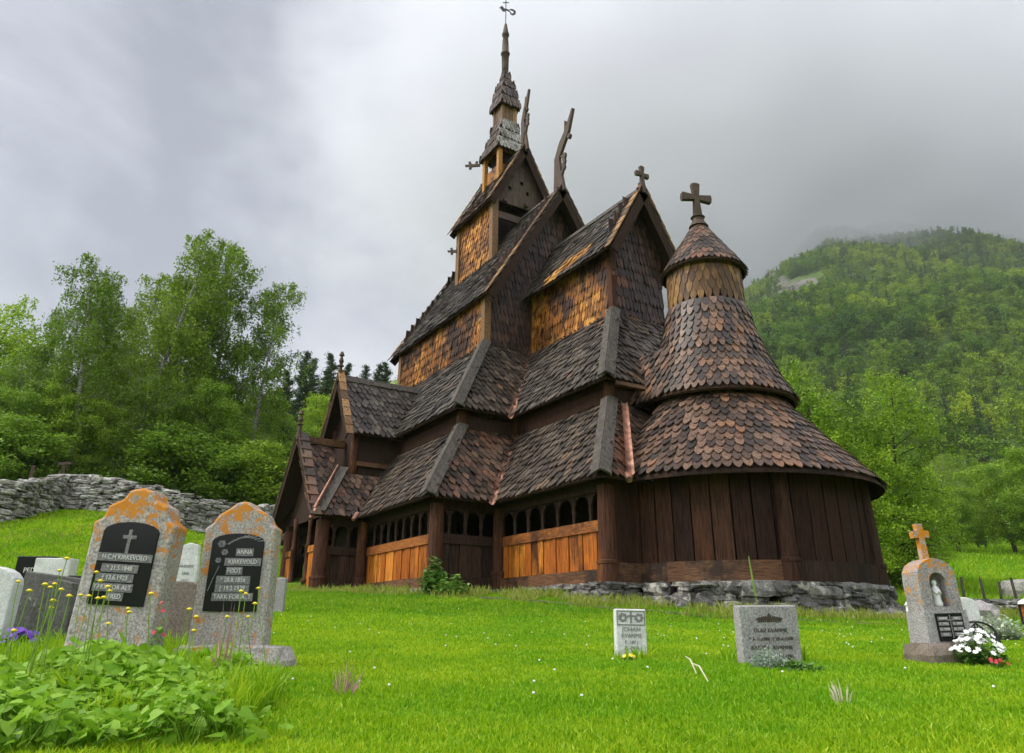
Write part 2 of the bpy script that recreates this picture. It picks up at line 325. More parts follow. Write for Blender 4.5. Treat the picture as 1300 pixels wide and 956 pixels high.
gm.add([(CAM[0], CAM[1], -1.36)]+[tuple(q) for q in V[:361]], [(0, k+1, k+2) for k in range(360)])
tag(gm.build('ground', 'lawn', smooth=True), kind='structure')
mm = MB(); V, Fc = polar(125, 3000, 150, 500); mm.add(V, Fc)
mo = tag(mm.build('mountain', 'mountain', smooth=True), kind='structure')
def outcrop(x, y):
    dx, dy = x-CAM[0], y-CAM[1]; v = dx*FH[0]+dy*FH[1]; u = dx*RH[0]+dy*RH[1]; px = 650+1015*u/np.maximum(v, 1)
    f = vnoise(x, y, 38, 8)+.6*vnoise(x, y, 13, 9)
    z = height(x, y); el = (z-CAM[2])/np.maximum(v, 1)
    f = f+1.5*np.exp(-((px-1075)/55)**2-((el-.475)/.028)**2)+1.5*np.exp(-((px-1195)/45)**2-((el-.50)/.02)**2)+1.0*np.exp(-((px-1000)/30)**2-((el-.44)/.02)**2)+.9*np.exp(-((px-1130)/20)**2-((el-.29)/.015)**2)
    return np.clip((f-1.05)*5, 0, 1)*(v > 220)
at_ = mo.data.attributes.new('outcrop', 'FLOAT', 'POINT'); at_.data.foreach_set('value', outcrop(V[:, 0], V[:, 1]).astype(np.float32))
# worn earth strip along the foot of the foundation (a footpath)
def ribbon(pts, w, dz):
    pts = np.array(pts); T = np.gradient(pts, axis=0); T /= np.linalg.norm(T, axis=1)[:, None]; Nn = np.stack([-T[:, 1], T[:, 0]], -1)
    ww = w*(1+.5*np.sin(np.arange(len(pts))*1.9)*np.sin(np.arange(len(pts))*.7+1)); ww[0] = ww[-1] = .02
    L = pts+Nn*ww[:, None]/2; R = pts-Nn*ww[:, None]/2
    V = np.concatenate([np.c_[L, height(L[:, 0], L[:, 1])+dz], np.c_[pts, height(pts[:, 0], pts[:, 1])+dz+.004], np.c_[R, height(R[:, 0], R[:, 1])+dz]]); n = len(pts)
    return V, [(i, i+1, n+i+1, n+i) for i in range(n-1)]+[(n+i, n+i+1, 2*n+i+1, 2*n+i) for i in range(n-1)]
cl = [spot(px, 770, v)[:2] for px, v in zip(np.linspace(350, 1180, 50), np.interp(np.linspace(350, 1180, 50), [350, 545, 760, 960, 1180], [19.2, 16.9, 14.3, 13.6, 15.2]))]
pm = MB(); pm.add(*ribbon(cl, .35, .022)); tag(pm.build('footpath', 'earth', smooth=True), kind='structure')
# ------------------------------------------------------------------ shingles
def shingles(mb, C, Ux, Vx, Nx, w, L, tip=.55, lift=.05, th=.022, mi=0, jit=1.):
    """C tip points (n,3); Ux along, Vx up-slope, Nx outward; w, L arrays"""
    n = len(C)
    if n == 0: return
    C = np.asarray(C, float); Ux, Vx, Nx = (np.broadcast_to(q, (n, 3)).astype(float) for q in (Ux, Vx, Nx))
    w = np.broadcast_to(w, n).astype(float); L = np.broadcast_to(L, n).astype(float)
    a = rng.normal(0, .028*jit, n)[:, None]; U = Ux*np.cos(a)+Vx*np.sin(a); Vv = Vx*np.cos(a)-Ux*np.sin(a)
    C = C + Ux*rng.normal(0, .008*jit, n)[:, None] + Vx*rng.normal(0, .013*jit, n)[:, None]
    lf = lift*(1+rng.normal(0, .3*jit, n)).clip(.4, 2)
    ws = w*(.935+rng.normal(0, .035*jit, n)).clip(.8, 1.0)
    P = [(-.5, None), (-.5, tip), (-.27, tip*.30), (0, 0), (.27, tip*.30), (.5, tip), (.5, None)]
    top = []; bot = []
    for a_, b_ in P:
        bb = L if b_ is None else b_*w
        h = lf*(1-bb/L)+.006
        base = C+U*(a_*ws)[:, None]+Vv*bb[:, None]
        top.append(base+Nx*(h+th)[:, None]); bot.append(base+Nx*h[:, None])
    V = np.stack(top+bot, 1).reshape(-1, 3); o = np.arange(n)[:, None]*14
    mb.add(V, o+np.array([0, 1, 2, 3, 4, 5, 6]), mi) if 1 else 0
    base = mb.n-len(V)
    for i in range(6):
        mb.F.append((base+o+np.array([i, 7+i, 8+i, i+1]), mi))
def inside(P, poly):
    x, y = P[:, 0], P[:, 1]; c = np.zeros(len(P), bool); n = len(poly)
    for i in range(n):
        x1, y1 = poly[i]; x2, y2 = poly[(i+1) % n]
        if y1 == y2: continue
        c ^= ((y1 > y) != (y2 > y)) & (x < (x2-x1)*(y-y1)/(y2-y1)+x1)
    return c
def plane_shingles(mb, poly, w=.19, ex=.235, tip=.85, lift=.065, mi=0, over=.05, up=None, alt=None, th=.022, jit=1., Lf=2.0):
    """poly: 3-D corners, first edge = bottom edge. alt=(fn, mi2) picks another material by 2-D place"""
    P = np.array(poly, float); e1 = unit(P[1]-P[0]); nrm = unit(np.cross(P[1]-P[0], P[-1]-P[0]))
    e2 = np.cross(nrm, e1); Q = np.stack([(P-P[0])@e1, (P-P[0])@e2], -1)
    u0, u1, s1 = Q[:, 0].min(), Q[:, 0].max(), Q[:, 1].max()
    rows = int(s1/ex)+2; C = []
    Qs = Q
    for k in range(rows):
        s = k*ex-over
        us = np.arange(u0-w, u1+w, w)+(w/2 if k % 2 else 0)
        C.append(np.stack([us, np.full(len(us), s)], -1))
    C = np.concatenate(C); test = C+np.array([0, over+.10*ex+.02]); ok = inside(test, Qs); C = C[ok]
    # shorten those that would pass the top edge
    L = np.full(len(C), ex*Lf)
    L = np.minimum(L, np.maximum(s1-C[:, 1], .12))
    W3 = P[0]+C[:, :1]*e1+C[:, 1:]*e2
    if alt is None: shingles(mb, W3, e1, e2, nrm, w, L, tip, lift, th, mi, jit)
    else:
        sel = alt[0](C[:, 0], C[:, 1])
        shingles(mb, W3[~sel], e1, e2, nrm, w, L[~sel], tip, lift, th, mi, jit); shingles(mb, W3[sel], e1, e2, nrm, w, L[sel], tip, lift, th, alt[1], jit)
    return nrm
def slab(mb, poly, t, mi=0):
    P = np.array(poly, float); n = len(P); nrm = unit(np.cross(P[1]-P[0], P[-1]-P[0]))
    mb.add(np.concatenate([P, P-nrm*t]), [tuple(range(n)), tuple(range(2*n-1, n-1, -1))]+[(i, (i+1) % n, n+(i+1) % n, n+i) for i in range(n)], mi)
def roof(name, poly, parent, m='shingle', **k):
    mb = MB(); slab(mb, poly, .05, 1); alt = k.pop('alt', None); mats = [m, 'plank_dark']
    if alt: mats.append(alt[1]); alt = (alt[0], 2)
    plane_shingles(mb, poly, alt=alt, **k); return mb.build(name, mats, parent)
def wall_shingle(name, poly, parent, m='wall_dark', w=.145, ex=.33, **k):
    mb = MB(); slab(mb, poly, .08, 1); plane_shingles(mb, poly, w=w, ex=ex, tip=1.0, lift=.055, th=.02, over=.0, jit=.7, **k)
    return mb.build(name, [m, 'plank_dark'], parent)
def ring_shingles(mb, c, prof, wt=.20, ex=.24, tip=.85, lift=.07, mi=0, a0=-pi, a1=pi, alt=None, Lf=2.0):
    """shingles on a surface of revolution; prof = [(r, z)...] from the eave up"""
    pr = np.array(prof, float); seg = np.hypot(*np.diff(pr, axis=0).T); S_ = np.r_[0, np.cumsum(seg)]
    s = 0.; k = 0
    while s < S_[-1]-.06:
        r = np.interp(s, S_, pr[:, 0]); z = np.interp(s, S_, pr[:, 1]); s2 = min(s+.05, S_[-1]); s0 = max(s-.05, 0)
        dr = np.interp(s2, S_, pr[:, 0])-np.interp(s0, S_, pr[:, 0]); dz = np.interp(s2, S_, pr[:, 1])-np.interp(s0, S_, pr[:, 1])
        n = max(6, int(round((a1-a0)*r/wt))); w = (a1-a0)*r/n
        th = a0+(np.arange(n)+(.5 if k % 2 else 0)+.25)*(a1-a0)/n
        er = np.stack([np.cos(th), np.sin(th), 0*th], -1); U = np.stack([-np.sin(th), np.cos(th), 0*th], -1)
        l = math.hypot(dr, dz); Vv = er*dr/l+np.array([0, 0, dz/l]); Nn = np.cross(U, Vv); 
        C = np.array(c)+er*r+np.array([0, 0, z]); L = min(ex*Lf, S_[-1]-s)
        if alt is None: shingles(mb, C, U, Vv, Nn, w, L, tip, lift*.8, .02, mi, .55)
        else:
            sel = alt[0](th, s); shingles(mb, C[~sel], U[~sel], Vv[~sel], Nn[~sel], w, L, tip, lift, .022, mi); shingles(mb, C[sel], U[sel], Vv[sel], Nn[sel], w, L, tip, lift, .022, alt[1])
        s += ex; k += 1
# ------------------------------------------------------------------ the stave church
CH = thing('stave_church', 'old dark timber stave church with stepped shingled roofs, dragon heads and a tall ridge turret', 'church')
YN = 6.2; xn1, yc1, xc1, z1, d1, h1, o2 = 6.987, 4.357, 11.33, 2.083, 1.742, 2.31, .355
z2, d2, h2 = 4.865, 2.008, 2.95
yn1 = YN; xn2, yn2, yc2, xc2 = xn1-d1+o2, yn1-d1+o2, yc1-d1+o2, xc1-d1+o2
xn3, yn3, yc3, xc3 = xn2-d2, yn2-d2, yc2-d2, xc2-d2
xa = 10.63; WX = .45    # west end = -(east)+WX
xw = lambda x: -x+WX
oe = .338
# --- lean-to roofs (lower and upper) : nave S, nave E (south part and north part), chancel S, chancel E, N sides, W side
def leanto(tag_, xn, yn, yc, xc, z, d, h, ms, me):
    zt = z+h; A = lambda x, y, q: (x, y, q)
    RS = []; _r = roof
    def rf(*a): o = _r(*a); RS.append(o); return o
    rf('lean_to_roof', [A(xw(xn), -yn, z), A(xn, -yn, z), A(xn-d, -yn+d, zt), A(xw(xn)+d, -yn+d, zt)], CH, ms)
    rf('lean_to_roof', [A(xn, -yn, z), A(xn, -yc, z), A(xn-d, -yc+d, zt), A(xn-d, -yn+d, zt)], CH, me)
    rf('lean_to_roof', [A(xn, -yc, z), A(xc, -yc, z), A(xc-d, -yc+d, zt), A(xn-d, -yc+d, zt)], CH, ms)
    rf('lean_to_roof', [A(xc, -yc, z), A(xc, yc, z), A(xc-d, yc-d, zt), A(xc-d, -yc+d, zt)], CH, me)
    rf('lean_to_roof', [A(xc, yc, z), A(xn, yc, z), A(xn-d, yc-d, zt), A(xc-d, yc-d, zt)], CH, ms)
    rf('lean_to_roof', [A(xn, yc, z), A(xn, yn, z), A(xn-d, yn-d, zt), A(xn-d, yc-d, zt)], CH, me)
    rf('lean_to_roof', [A(xn, yn, z), A(xw(xn), yn, z), A(xw(xn)+d, yn-d, zt), A(xn-d, yn-d, zt)], CH, ms)
    rf('lean_to_roof', [A(xw(xn), yn, z), A(xw(xn), -yn, z), A(xw(xn)+d, -yn+d, zt), A(xw(xn)+d, yn-d, zt)], CH, me)
    # hip boards: two boards meeting over each outer hip
    for (x, y, sx, sy, ri) in ((xn, -yn, 1, -1, 0), (xc, -yc, 1, -1, 2), (xn, yn, 1, 1, 6), (xc, yc, 1, 1, 4), (xw(xn), -yn, -1, -1, 0), (xw(xn), yn, -1, 1, 6)):
        mb = MB(); p0 = np.array([x+sx*.10, y+sy*.10, z+.0]); p1 = np.array([x-sx*d, y-sy*d, zt+.06])
        ax = unit(p1-p0)
        for n_, side in ((np.array([0, sy*h, d]), np.array([sx, 0, 0])), (np.array([sx*h, 0, d]), np.array([0, sy, 0]))):
            n_ = unit(n_); sd = -(side-ax*(side@ax)); sd = unit(sd)
            q0 = p0+n_*.095; q1 = p1+n_*.095; w_ = .17
            e_ = .085 if abs(side[0]) < .5 else .06; mb.hexa([q0-sd*e_, q0+sd*w_, q1+sd*w_, q1-sd*e_, q0-sd*e_+n_*.04, q0+sd*w_+n_*.04, q1+sd*w_+n_*.04, q1-sd*e_+n_*.04])
        mb.build('hip_board', 'grey', RS[ri])
    # copper valleys at the two inner corners
    for sy in (-1, 1):
        mb = MB(); p0 = np.array([xn+.03, sy*(yc+.03), z-.02]); p1 = np.array([xn-d, sy*(yc-d), zt])
        n_ = unit(np.array([h/2, sy*h/2, d])); sd = unit(np.cross(p1-p0, n_))
        K = 9; t = np.linspace(-.05, 1, K)[:, None]; P = p0+(p1-p0)*t
        w_ = .085+.02*np.sin(np.arange(K)*2.3)[:, None]
        V = np.concatenate([P-sd*w_+n_*.14, P-sd*w_*.3+n_*.075, P+sd*w_*.3+n_*.075, P+sd*w_+n_*.14])
        mb.add(V, [(r*K+i, r*K+i+1, (r+1)*K+i+1, (r+1)*K+i) for r in range(3) for i in range(K-1)])
        mb.build('copper_valley', 'copper', RS[2 if sy < 0 else 4])
leanto('lower', xn1, yn1, yc1, xc1, z1, d1, h1, 'shingle', 'shingle_brown')
leanto('upper', xn2, yn2, yc2, xc2, z2, d2, h2, 'shingle_grey', 'shingle')
# --- foundation of dry stones
fb = MB()
def wall_line_stones(mb, a, b, zt, t=.35, seed=0, size=(.22, .5), hs=(.08, .2), bottom=None):
    a, b = np.array(a, float), np.array(b, float); L = np.linalg.norm(b-a); d = (b-a)/L; nrm = np.array([d[1], -d[0]])
    zz = zt
    ground = lambda p: (hz(*p)-.12 if bottom is None else bottom)
    lo = min(ground(a), ground(b))
    while zz > lo:
        h = random.uniform(*hs); s = random.uniform(-.2, 0)
        while s < L:
            w = random.uniform(*size)*(.7 if h < .12 else 1.1); p = a+d*(s+w/2)
            if zz > ground(p)-.05 and -.1 < s+w/2 < L+.1:
                mb.rock((*(p+nrm*random.uniform(-.04, .07)), zz-h/2), (w*1.02, t*random.uniform(.8, 1.1), h*1.04), rot=(random.gauss(0, .04), random.gauss(0, .03), math.atan2(d[1], d[0])+random.gauss(0, .06)))
            s += w*.97
        zz -= h*.96
O = oe-.06
pts = [(xw(xn1)+O, -yn1+O), (xn1-O, -yn1+O), (xn1-O, -yc1+O), (xc1-O, -yc1+O)]
for i in range(3): wall_line_stones(fb, pts[i], pts[i+1], -.005)
wall_line_stones(fb, (xc1-O, -yc1+O), (xc1-O, -3.1), -.005)
RW = 3.17; APC0 = (xa, 0, 0)
arc = [(xa+(RW+.03)*cos(t), (RW+.03)*sin(t)) for t in np.linspace(-1.35, 1.45, 15)]
for i in range(14): wall_line_stones(fb, arc[i], arc[i+1], -.005, size=(.2, .75), hs=(.09, .30))
for i in range(60):   # fallen stones at the foot
    t = random.uniform(-1.3, 1.1); r = RW+random.uniform(.2, .75); x, y = xa+r*cos(t), r*sin(t); s_ = random.uniform(.12, .42)
    fb.rock((x, y, hz(x, y)+s_*.08), (s_, s_*.8, s_*.5), rot=rng.normal(0, .3, 3)+np.array([0, 0, random.random()*6]))
for i in range(40):
    x = random.uniform(2.6, 11); y = (-6.1 if x < 6.9 else -4.25)-random.uniform(.05, .35); s_ = random.uniform(.1, .28)
    fb.rock((x, y, hz(x, y)+s_*.05), (s_, s_*.8, s_*.5), rot=rng.normal(0, .3, 3)+np.array([0, 0, random.random()*6]))
SF = fb.build('stone_foundation', 'foundation', CH)
mb = MB(); mb.lathe([(RW-.12, -1.2), (RW-.12, -.03)], APC0, 40); mb.box(xw(xn1)+.6, xn1-.6, -yn1+.6, yn1-.6, -1.2, -.03); mb.build('foundation_core', 'black', SF)
# --- gallery walls
def gallery(a, b, orange, nb, zs=.27, zr=1.05, zrt=1.28, ztop=2.0, planks=None):
    """a->b bottom line (outer face), outward normal to the right of a->b"""
    a, b = np.array([*a, 0.]), np.array([*b, 0.]); L = np.linalg.norm(b-a); d = (b-a)/L; nrm = np.array([d[1], -d[0], 0]); up = np.array([0, 0, 1.])
    def blk(mb, s0, s1, z0, z1_, o0, o1, mi=0):
        P = lambda s, z, o: a+d*s+nrm*o+up*z
        mb.hexa([P(s0, z0, o0), P(s1, z0, o0), P(s1, z0, o1), P(s0, z0, o1), P(s0, z1_, o0), P(s1, z1_, o0), P(s1, z1_, o1), P(s0, z1_, o1)], mi)
    pm_ = 'plank_orange' if orange else 'plank_dark'; bm_ = 'beam_orange' if orange else 'plank_dark'
    mb = MB(); n = planks or max(3, int(L/.27)); s = .12; w0 = (L-.24)/n
    for i in range(n):
        w = w0*(1+.12*math.sin(i*2.7+L)); e = s+w if i < n-1 else L-.12
        blk(mb, s+.012, min(e, L-.1)-.012, zs-.01, zr+.01, -.13, -.07-.018*(i % 2)); s = e
        if s > L-.14: break
    GW = mb.build('gallery_wall', pm_, CH)
    mb = MB(); blk(mb, .0, L, .0, zs, -.22, .03); mb.build('sill_beam', 'beam_brown' if orange else 'plank_dark', GW)
    mb = MB(); blk(mb, .05, L-.05, zr, zrt, -.17, -.035); mb.build('rail_beam', bm_, GW)
    mb = MB(); blk(mb, .0, L, ztop-.12, ztop+.16, -.2, -.02); mb.build('wall_plate', 'plank_dark', GW)
    for i in range(nb):
        s = (i+1)*L/(nb+1); p = a+d*s-nrm*.11; mb = MB()
        H = ztop-.1-zrt
        prof = [(.055, 0), (.06, .05*H), (.035, .12*H), (.048, .3*H), (.062, .42*H), (.04, .55*H), (.045, .75*H), (.03, .85*H), (.06, .92*H), (.075, H)]
        mb.lathe(prof, (p[0], p[1], zrt), 10)
        # little arch heads: a half-round board between neighbours
        mb.build('baluster', 'plank_dark', GW, smooth=True)
    mb = MB(); n = nb+1; sp = L/n
    for i in range(n):   # arcade board with rounded openings
        k = 8; s0 = i*sp; r = sp*.40
        for j in range(k):
            t0, t1 = pi*j/k, pi*(j+1)/k; c0, c1 = s0+sp/2-r*cos(t0), s0+sp/2-r*cos(t1); zz0 = ztop-.34+.2*sin(t0); zz1 = ztop-.34+.2*sin(t1)
            P = lambda s, z, o: a+d*s+nrm*o+up*z
            mb.hexa([P(c0, zz0, -.08), P(c1, zz1, -.08), P(c1, zz1, -.13), P(c0, zz0, -.13), P(c0, ztop-.11, -.08), P(c1, ztop-.11, -.08), P(c1, ztop-.11, -.13), P(c0, ztop-.11, -.13)])
        for c0, c1 in ((s0, s0+sp/2-r), (s0+sp/2+r, s0+sp)):
            blk(mb, c0, c1, ztop-.34, ztop-.11, -.13, -.08)
    mb.build('arcade_board', 'plank_dark', GW)
X1, X2, Y1, Y2 = xn1-oe, xc1-oe, -yn1+oe, -yc1+oe
gallery((2.1, Y1), (X1, Y1), True, 8)
gallery((xw(xn1)+oe, Y1), (-1.6, Y1), False, 7)
gallery((X1, Y1), (X1, Y2), False, 3, planks=5)
gallery((X1, Y2), (X2, Y2), True, 6)
mb = MB(); yy = Y2+.1
while yy < -2.7: mb.box(X2-.12, X2-.02-.012*random.random(), yy+.006, yy+.36, .38, z1+.4); yy += .36
o = mb.build('chancel_planks', 'plank_red', CH); mb = MB(); mb.box(X2-.25, X2+.03, Y2+.05, -2.7, 0, .40); mb.build('sill_beam', 'beam_brown', o)
gallery((X1, -Y2), (X1, -Y1), False, 3, planks=5)
gallery((X2, -Y2), (X1, -Y2), False, 6)
gallery((X1, -Y1), (xw(xn1)+oe, -Y1), False, 18)
gallery((xw(xn1)+oe, -Y1), (xw(xn1)+oe, Y1), False, 16)
def post(x, y, r=.2, z0=0, z1_=2.0, lean=(0, 0), m='post', collar=True, name='corner_post'):
    mb = MB(); n = 14
    prof = [(r*1.18, 0), (r*1.2, .36)] + [(r*1.28, .37), (r*1.28, .43)] + [(r*1.02, .45), (r, z1_*.6), (r*.95, z1_)] if collar else [(r, 0), (r*.95, z1_)]
    a = np.linspace(0, 2*pi, n, endpoint=False); V = []
    for rr, z in prof:
        V += [(x+lean[0]*z+rr*cos(t), y+lean[1]*z+rr*sin(t), z0+z) for t in a]
    Fs = [(i*n+k, i*n+(k+1) % n, (i+1)*n+(k+1) % n, (i+1)*n+k) for i in range(len(prof)-1) for k in range(n)]+[tuple(range(n))[::-1], tuple((len(prof)-1)*n+k for k in range(n))]
    mb.add(V, Fs); o = mb.build(name, m, CH); return o
for x, y in ((X1-.12, Y1+.12), (X2-.14, Y2+.14), (X1-.02, Y2+.02), (X1-.12, -Y1-.12), (X2-.14, -Y2-.14), (xw(xn1)+oe+.12, Y1+.12), (xw(xn1)+oe+.12, -Y1-.12)):
    post(x, y, .19 if (x, y) != (X1-.02, Y2+.02) else .16)
# inner walls (between gallery and nave) and boarded floor/ceiling
mb = MB(); ix, iy, cx_, cy_ = xn1-d1, yn1-d1, xc1-d1, yc1-d1
for x0, x1_, y0, y1_ in ((xw(xn1)+d1, ix, -iy, -iy+.1), (ix-.1, ix, -iy, -cy_), (ix, cx_, -cy_, -cy_+.1), (cx_-.1, cx_, -cy_, cy_), (ix, cx_, cy_-.1, cy_), (ix-.1, ix, cy_, iy), (xw(xn1)+d1, ix, iy-.1, iy), (xw(xn1)+d1, xw(xn1)+d1+.1, -iy, iy)):
    mb.box(x0, x1_, y0, y1_, .02, z2+.3)
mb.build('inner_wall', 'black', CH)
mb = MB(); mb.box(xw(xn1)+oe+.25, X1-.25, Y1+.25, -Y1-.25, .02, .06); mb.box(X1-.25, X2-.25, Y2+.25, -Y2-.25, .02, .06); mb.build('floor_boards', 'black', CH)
# band wall between lower roof top and upper eave: horizontal boards
def boards(name, a, b, z0, z1_, m, rows=2, t=.05):
    a, b = np.array([*a, 0.]), np.array([*b, 0.]); L = np.linalg.norm(b-a); d = (b-a)/L; nrm = np.array([d[1], -d[0], 0]); mb = MB(); h = (z1_-z0)/rows
    for i in range(rows):
        P = lambda s, z, o: a+d*s+nrm*o+np.array([0, 0, z]); lo, hi = z0+i*h+.006, z0+(i+1)*h-.006; o = t-.01*(i % 2)
        mb.hexa([P(0, lo, 0), P(L, lo, 0), P(L, lo, o), P(0, lo, o), P(0, hi, 0), P(L, hi, 0), P(L, hi, o), P(0, hi, o)])
    return mb.build(name, m, CH)
zb0, zb1 = z1+h1-.1, z2+.42
boards('band_boards', (xw(xn1)+d1, -iy-.01), (ix, -iy-.01), zb0, zb1, 'plank_red', 2)
boards('band_boards', (ix+.01, -iy), (ix+.01, -cy_), zb0, zb1, 'plank_dark', 2)
boards('band_boards', (ix, -cy_-.01), (cx_, -cy_-.01), zb0, zb1, 'plank_red', 2)
boards('band_boards', (cx_+.01, -cy_), (cx_+.01, cy_), zb0, zb1, 'plank_dark', 2)
for x, y in ((ix-.02, -iy+.02), (cx_-.02, -cy_+.02), (ix, -cy_)):
    mb = MB(); mb.lathe([(.15, 0), (.15, zb1-zb0)], (x, y, zb0), 12); mb.build('corner_post', 'post', CH, smooth=True)
# --- upper nave: shingled walls, gables, roof
zw = z2+h2-.15; z3, z3r, ev = 9.438, 14.41, .247; xe = xn3+.574; xwst = -3.72
ye = yn3+ev; sl = (z3r-z3)/ye    # roof slope
ztop = z3r - sl*yn3   # height of wall top under roof
wall_shingle('nave_wall', [(xwst+.5, -yn3, zw), (xn3, -yn3, zw), (xn3, -yn3, ztop), (xwst+.5, -yn3, ztop)], CH, 'wall_gold')
wall_shingle('nave_wall', [(xn3, yn3, zw), (xwst+.5, yn3, zw), (xwst+.5, yn3, ztop), (xn3, yn3, ztop)], CH, 'wall_dark')
wall_shingle('gable_wall', [(xn3, -yn3, zw), (xn3, yn3, zw), (xn3, yn3, ztop), (xn3, 0, z3r-.1), (xn3, -yn3, ztop)], CH, 'wall_dark')
wall_shingle('gable_wall', [(xwst+.5, yn3, zw), (xwst+.5, -yn3, zw), (xwst+.5, -yn3, ztop), (xwst+.5, 0, z3r-.1), (xwst+.5, yn3, ztop)], CH, 'wall_dark')
def corner_board(x, y, z0, z1_, m='verge', s=.12): mb = MB(); mb.box(x-s, x+s, y-s, y+s, z0, z1_); mb.build('corner_board', m, CH)
corner_board(xn3-.02, -yn3+.02, zw, ztop-.05); corner_board(xwst+.52, -yn3+.02, zw, ztop-.05)
def gable_roof(x0, x1_, hw, ze, zr, axis='x', m='shingle', yc=0., verge='verge', ex=.235, w=.19, ridge=True, alt=None, vw=.30, verges=(0, 1), flare=0.):
    """gable roof whose ridge runs along axis from x0 to x1_, half-width hw"""
    T = (lambda a, b, c: (a, b+yc, c)) if axis == 'x' else (lambda a, b, c: (-b+yc, a, c))
    GRf = roof('gable_roof', [T(x0, -hw, ze), T(x1_, -hw, ze), T(x1_, 0, zr), T(x0, 0, zr)], CH, m, ex=ex, w=w, alt=alt)
    roof('gable_roof', [T(x1_, hw, ze), T(x0, hw, ze), T(x0, 0, zr), T(x1_, 0, zr)], CH, m, ex=ex, w=w)
    sl_ = math.hypot(hw, zr-ze)
    for e in verges:
        xx = (x0, x1_)[e]; sg = (-1, 1)[e]
        for sy in (-1, 1):
            # barge board hanging below the roof edge + overlapping tiles on it, facing outwards
            p0 = np.array(T(xx+sg*.03, sy*(hw+.06), ze-.08)); p1 = np.array(T(xx+sg*.03, sy*.0, zr+.10)); dd = unit(p1-p0); out = np.array(T(sg, 0, 0))-np.array(T(0, 0, 0))
            dn = np.cross(out, dd); dn = dn if dn[2] < 0 else -dn
            mb = MB(); c = []
            for off in (0, .05): c += [p0+out*off, p1+out*off, p1+dn*vw+out*off, p0+dn*vw+out*off]
            mb.hexa(c); mb.build('barge_board', 'plank_dark', GRf)
            mb = MB(); n = int(sl_/.33); L = np.linalg.norm(p1-p0)
            for i in range(n):   # tiles lapped up the verge, lying on the roof edge
                q = p0+dd*(L*i/n)-dn*.05+out*.02; nr = -dn
                w_, l_ = .17, L/n*1.5
                a_ = q-dd*.03; b_ = q+dd*l_
                mb.hexa([a_-out*w_+nr*.03, a_+out*.07+nr*.03, b_+out*.05-nr*.0, b_-out*w_-nr*.0, a_-out*w_+nr*.055, a_+out*.07+nr*.055, b_+out*.05+nr*.025, b_-out*w_+nr*.025])
            mb.build('verge_tiles', verge, GRf)
    if ridge:
        mb = MB(); 
        for sy in (-1, 1):
            q0, q1 = np.array(T(x0-.05, 0, zr+.11)), np.array(T(x1_+.05, 0, zr+.11)); dn = np.array(T(0, sy*hw, ze))-np.array(T(0, 0, zr)); dn = unit(dn); nn = unit(np.cross(dn, q1-q0)); nn = nn if nn[2] > 0 else -nn
            mb.hexa([q0, q1, q1+dn*.27, q0+dn*.27, q0+nn*.04, q1+nn*.04, q1+dn*.27+nn*.04, q0+dn*.27+nn*.04])
        mb.build('ridge_board', 'grey', GRf)
gable_roof(xwst, xe, ye, z3, z3r, m='shingle_grey', verge='verge')
# --- upper chancel
z4, z4r = 9.684, 12.063; hw4 = yc3+.398; xe4 = xc3+.496; sl4 = (z4r-z4)/hw4; zt4 = z4r-sl4*yc3; zt4 = max(zt4, z4)
wall_shingle('chancel_wall', [(xn3, -yc3, zw), (xc3, -yc3, zw), (xc3, -yc3, zt4), (xn3, -yc3, zt4)], CH, 'wall_gold')
wall_shingle('chancel_wall', [(xc3, yc3, zw), (xn3, yc3, zw), (xn3, yc3, zt4), (xc3, yc3, zt4)], CH, 'wall_dark')
wall_shingle('gable_wall', [(xc3, -yc3, zw), (xc3, yc3, zw), (xc3, yc3, zt4), (xc3, 0, z4r-.1), (xc3, -yc3, zt4)], CH, 'wall_dark')
corner_board(xc3-.02, -yc3+.02, zw, zt4-.05, 'post', .1)
gable_roof(xn3-.1, xe4, hw4, z4, z4r, m='shingle_grey', verges=(1,), alt=(lambda u, s: (s < .85) & (s < .1+.42*(u-.8)) & (u > 1.4) & (u < 3.6) & (s > .3*(u-2.4)), 'shingle_gold'))
# --- crosses
def cross(x, y, z, H, W, t, name, yaw=0, neck=None):
    mb = MB(); ey = np.array([0, 0, 1.]); ex_ = np.array([cos(yaw), sin(yaw), 0])
    cz = H*.60; a = t*.62; b_ = t*1.0
    out = [(-b_, 0), (-a, cz-t*.8), (-a*1.0, cz-a), (-W/2, cz-b_), (-W/2-.02, cz), (-W/2, cz+b_), (-a, cz+a), (-b_, H), (0, H+.03), (b_, H), (a, cz+a), (W/2, cz+b_), (W/2+.02, cz), (W/2, cz-b_), (a, cz-a), (b_, 0)]
    mb.prism(out, (x, y, z), ex_, ey, t*1.2)
    if neck: mb.lathe([(neck*1.15, -.28), (neck*.75, -.12), (neck*.62, .0), (neck*.85, .03), (neck*.6, .08)], (x, y, z), 12)
    return mb.build(name, 'cross', CH)
cross(xe4+.05, 0, z4r+.1, .72, .50, .085, 'roof_cross', pi/2)
corner = MB(); corner.box(xe4-.06, xe4+.14, -.06, .06, z4r-.15, z4r+.12); corner.build('cross_foot', 'cross', CH)
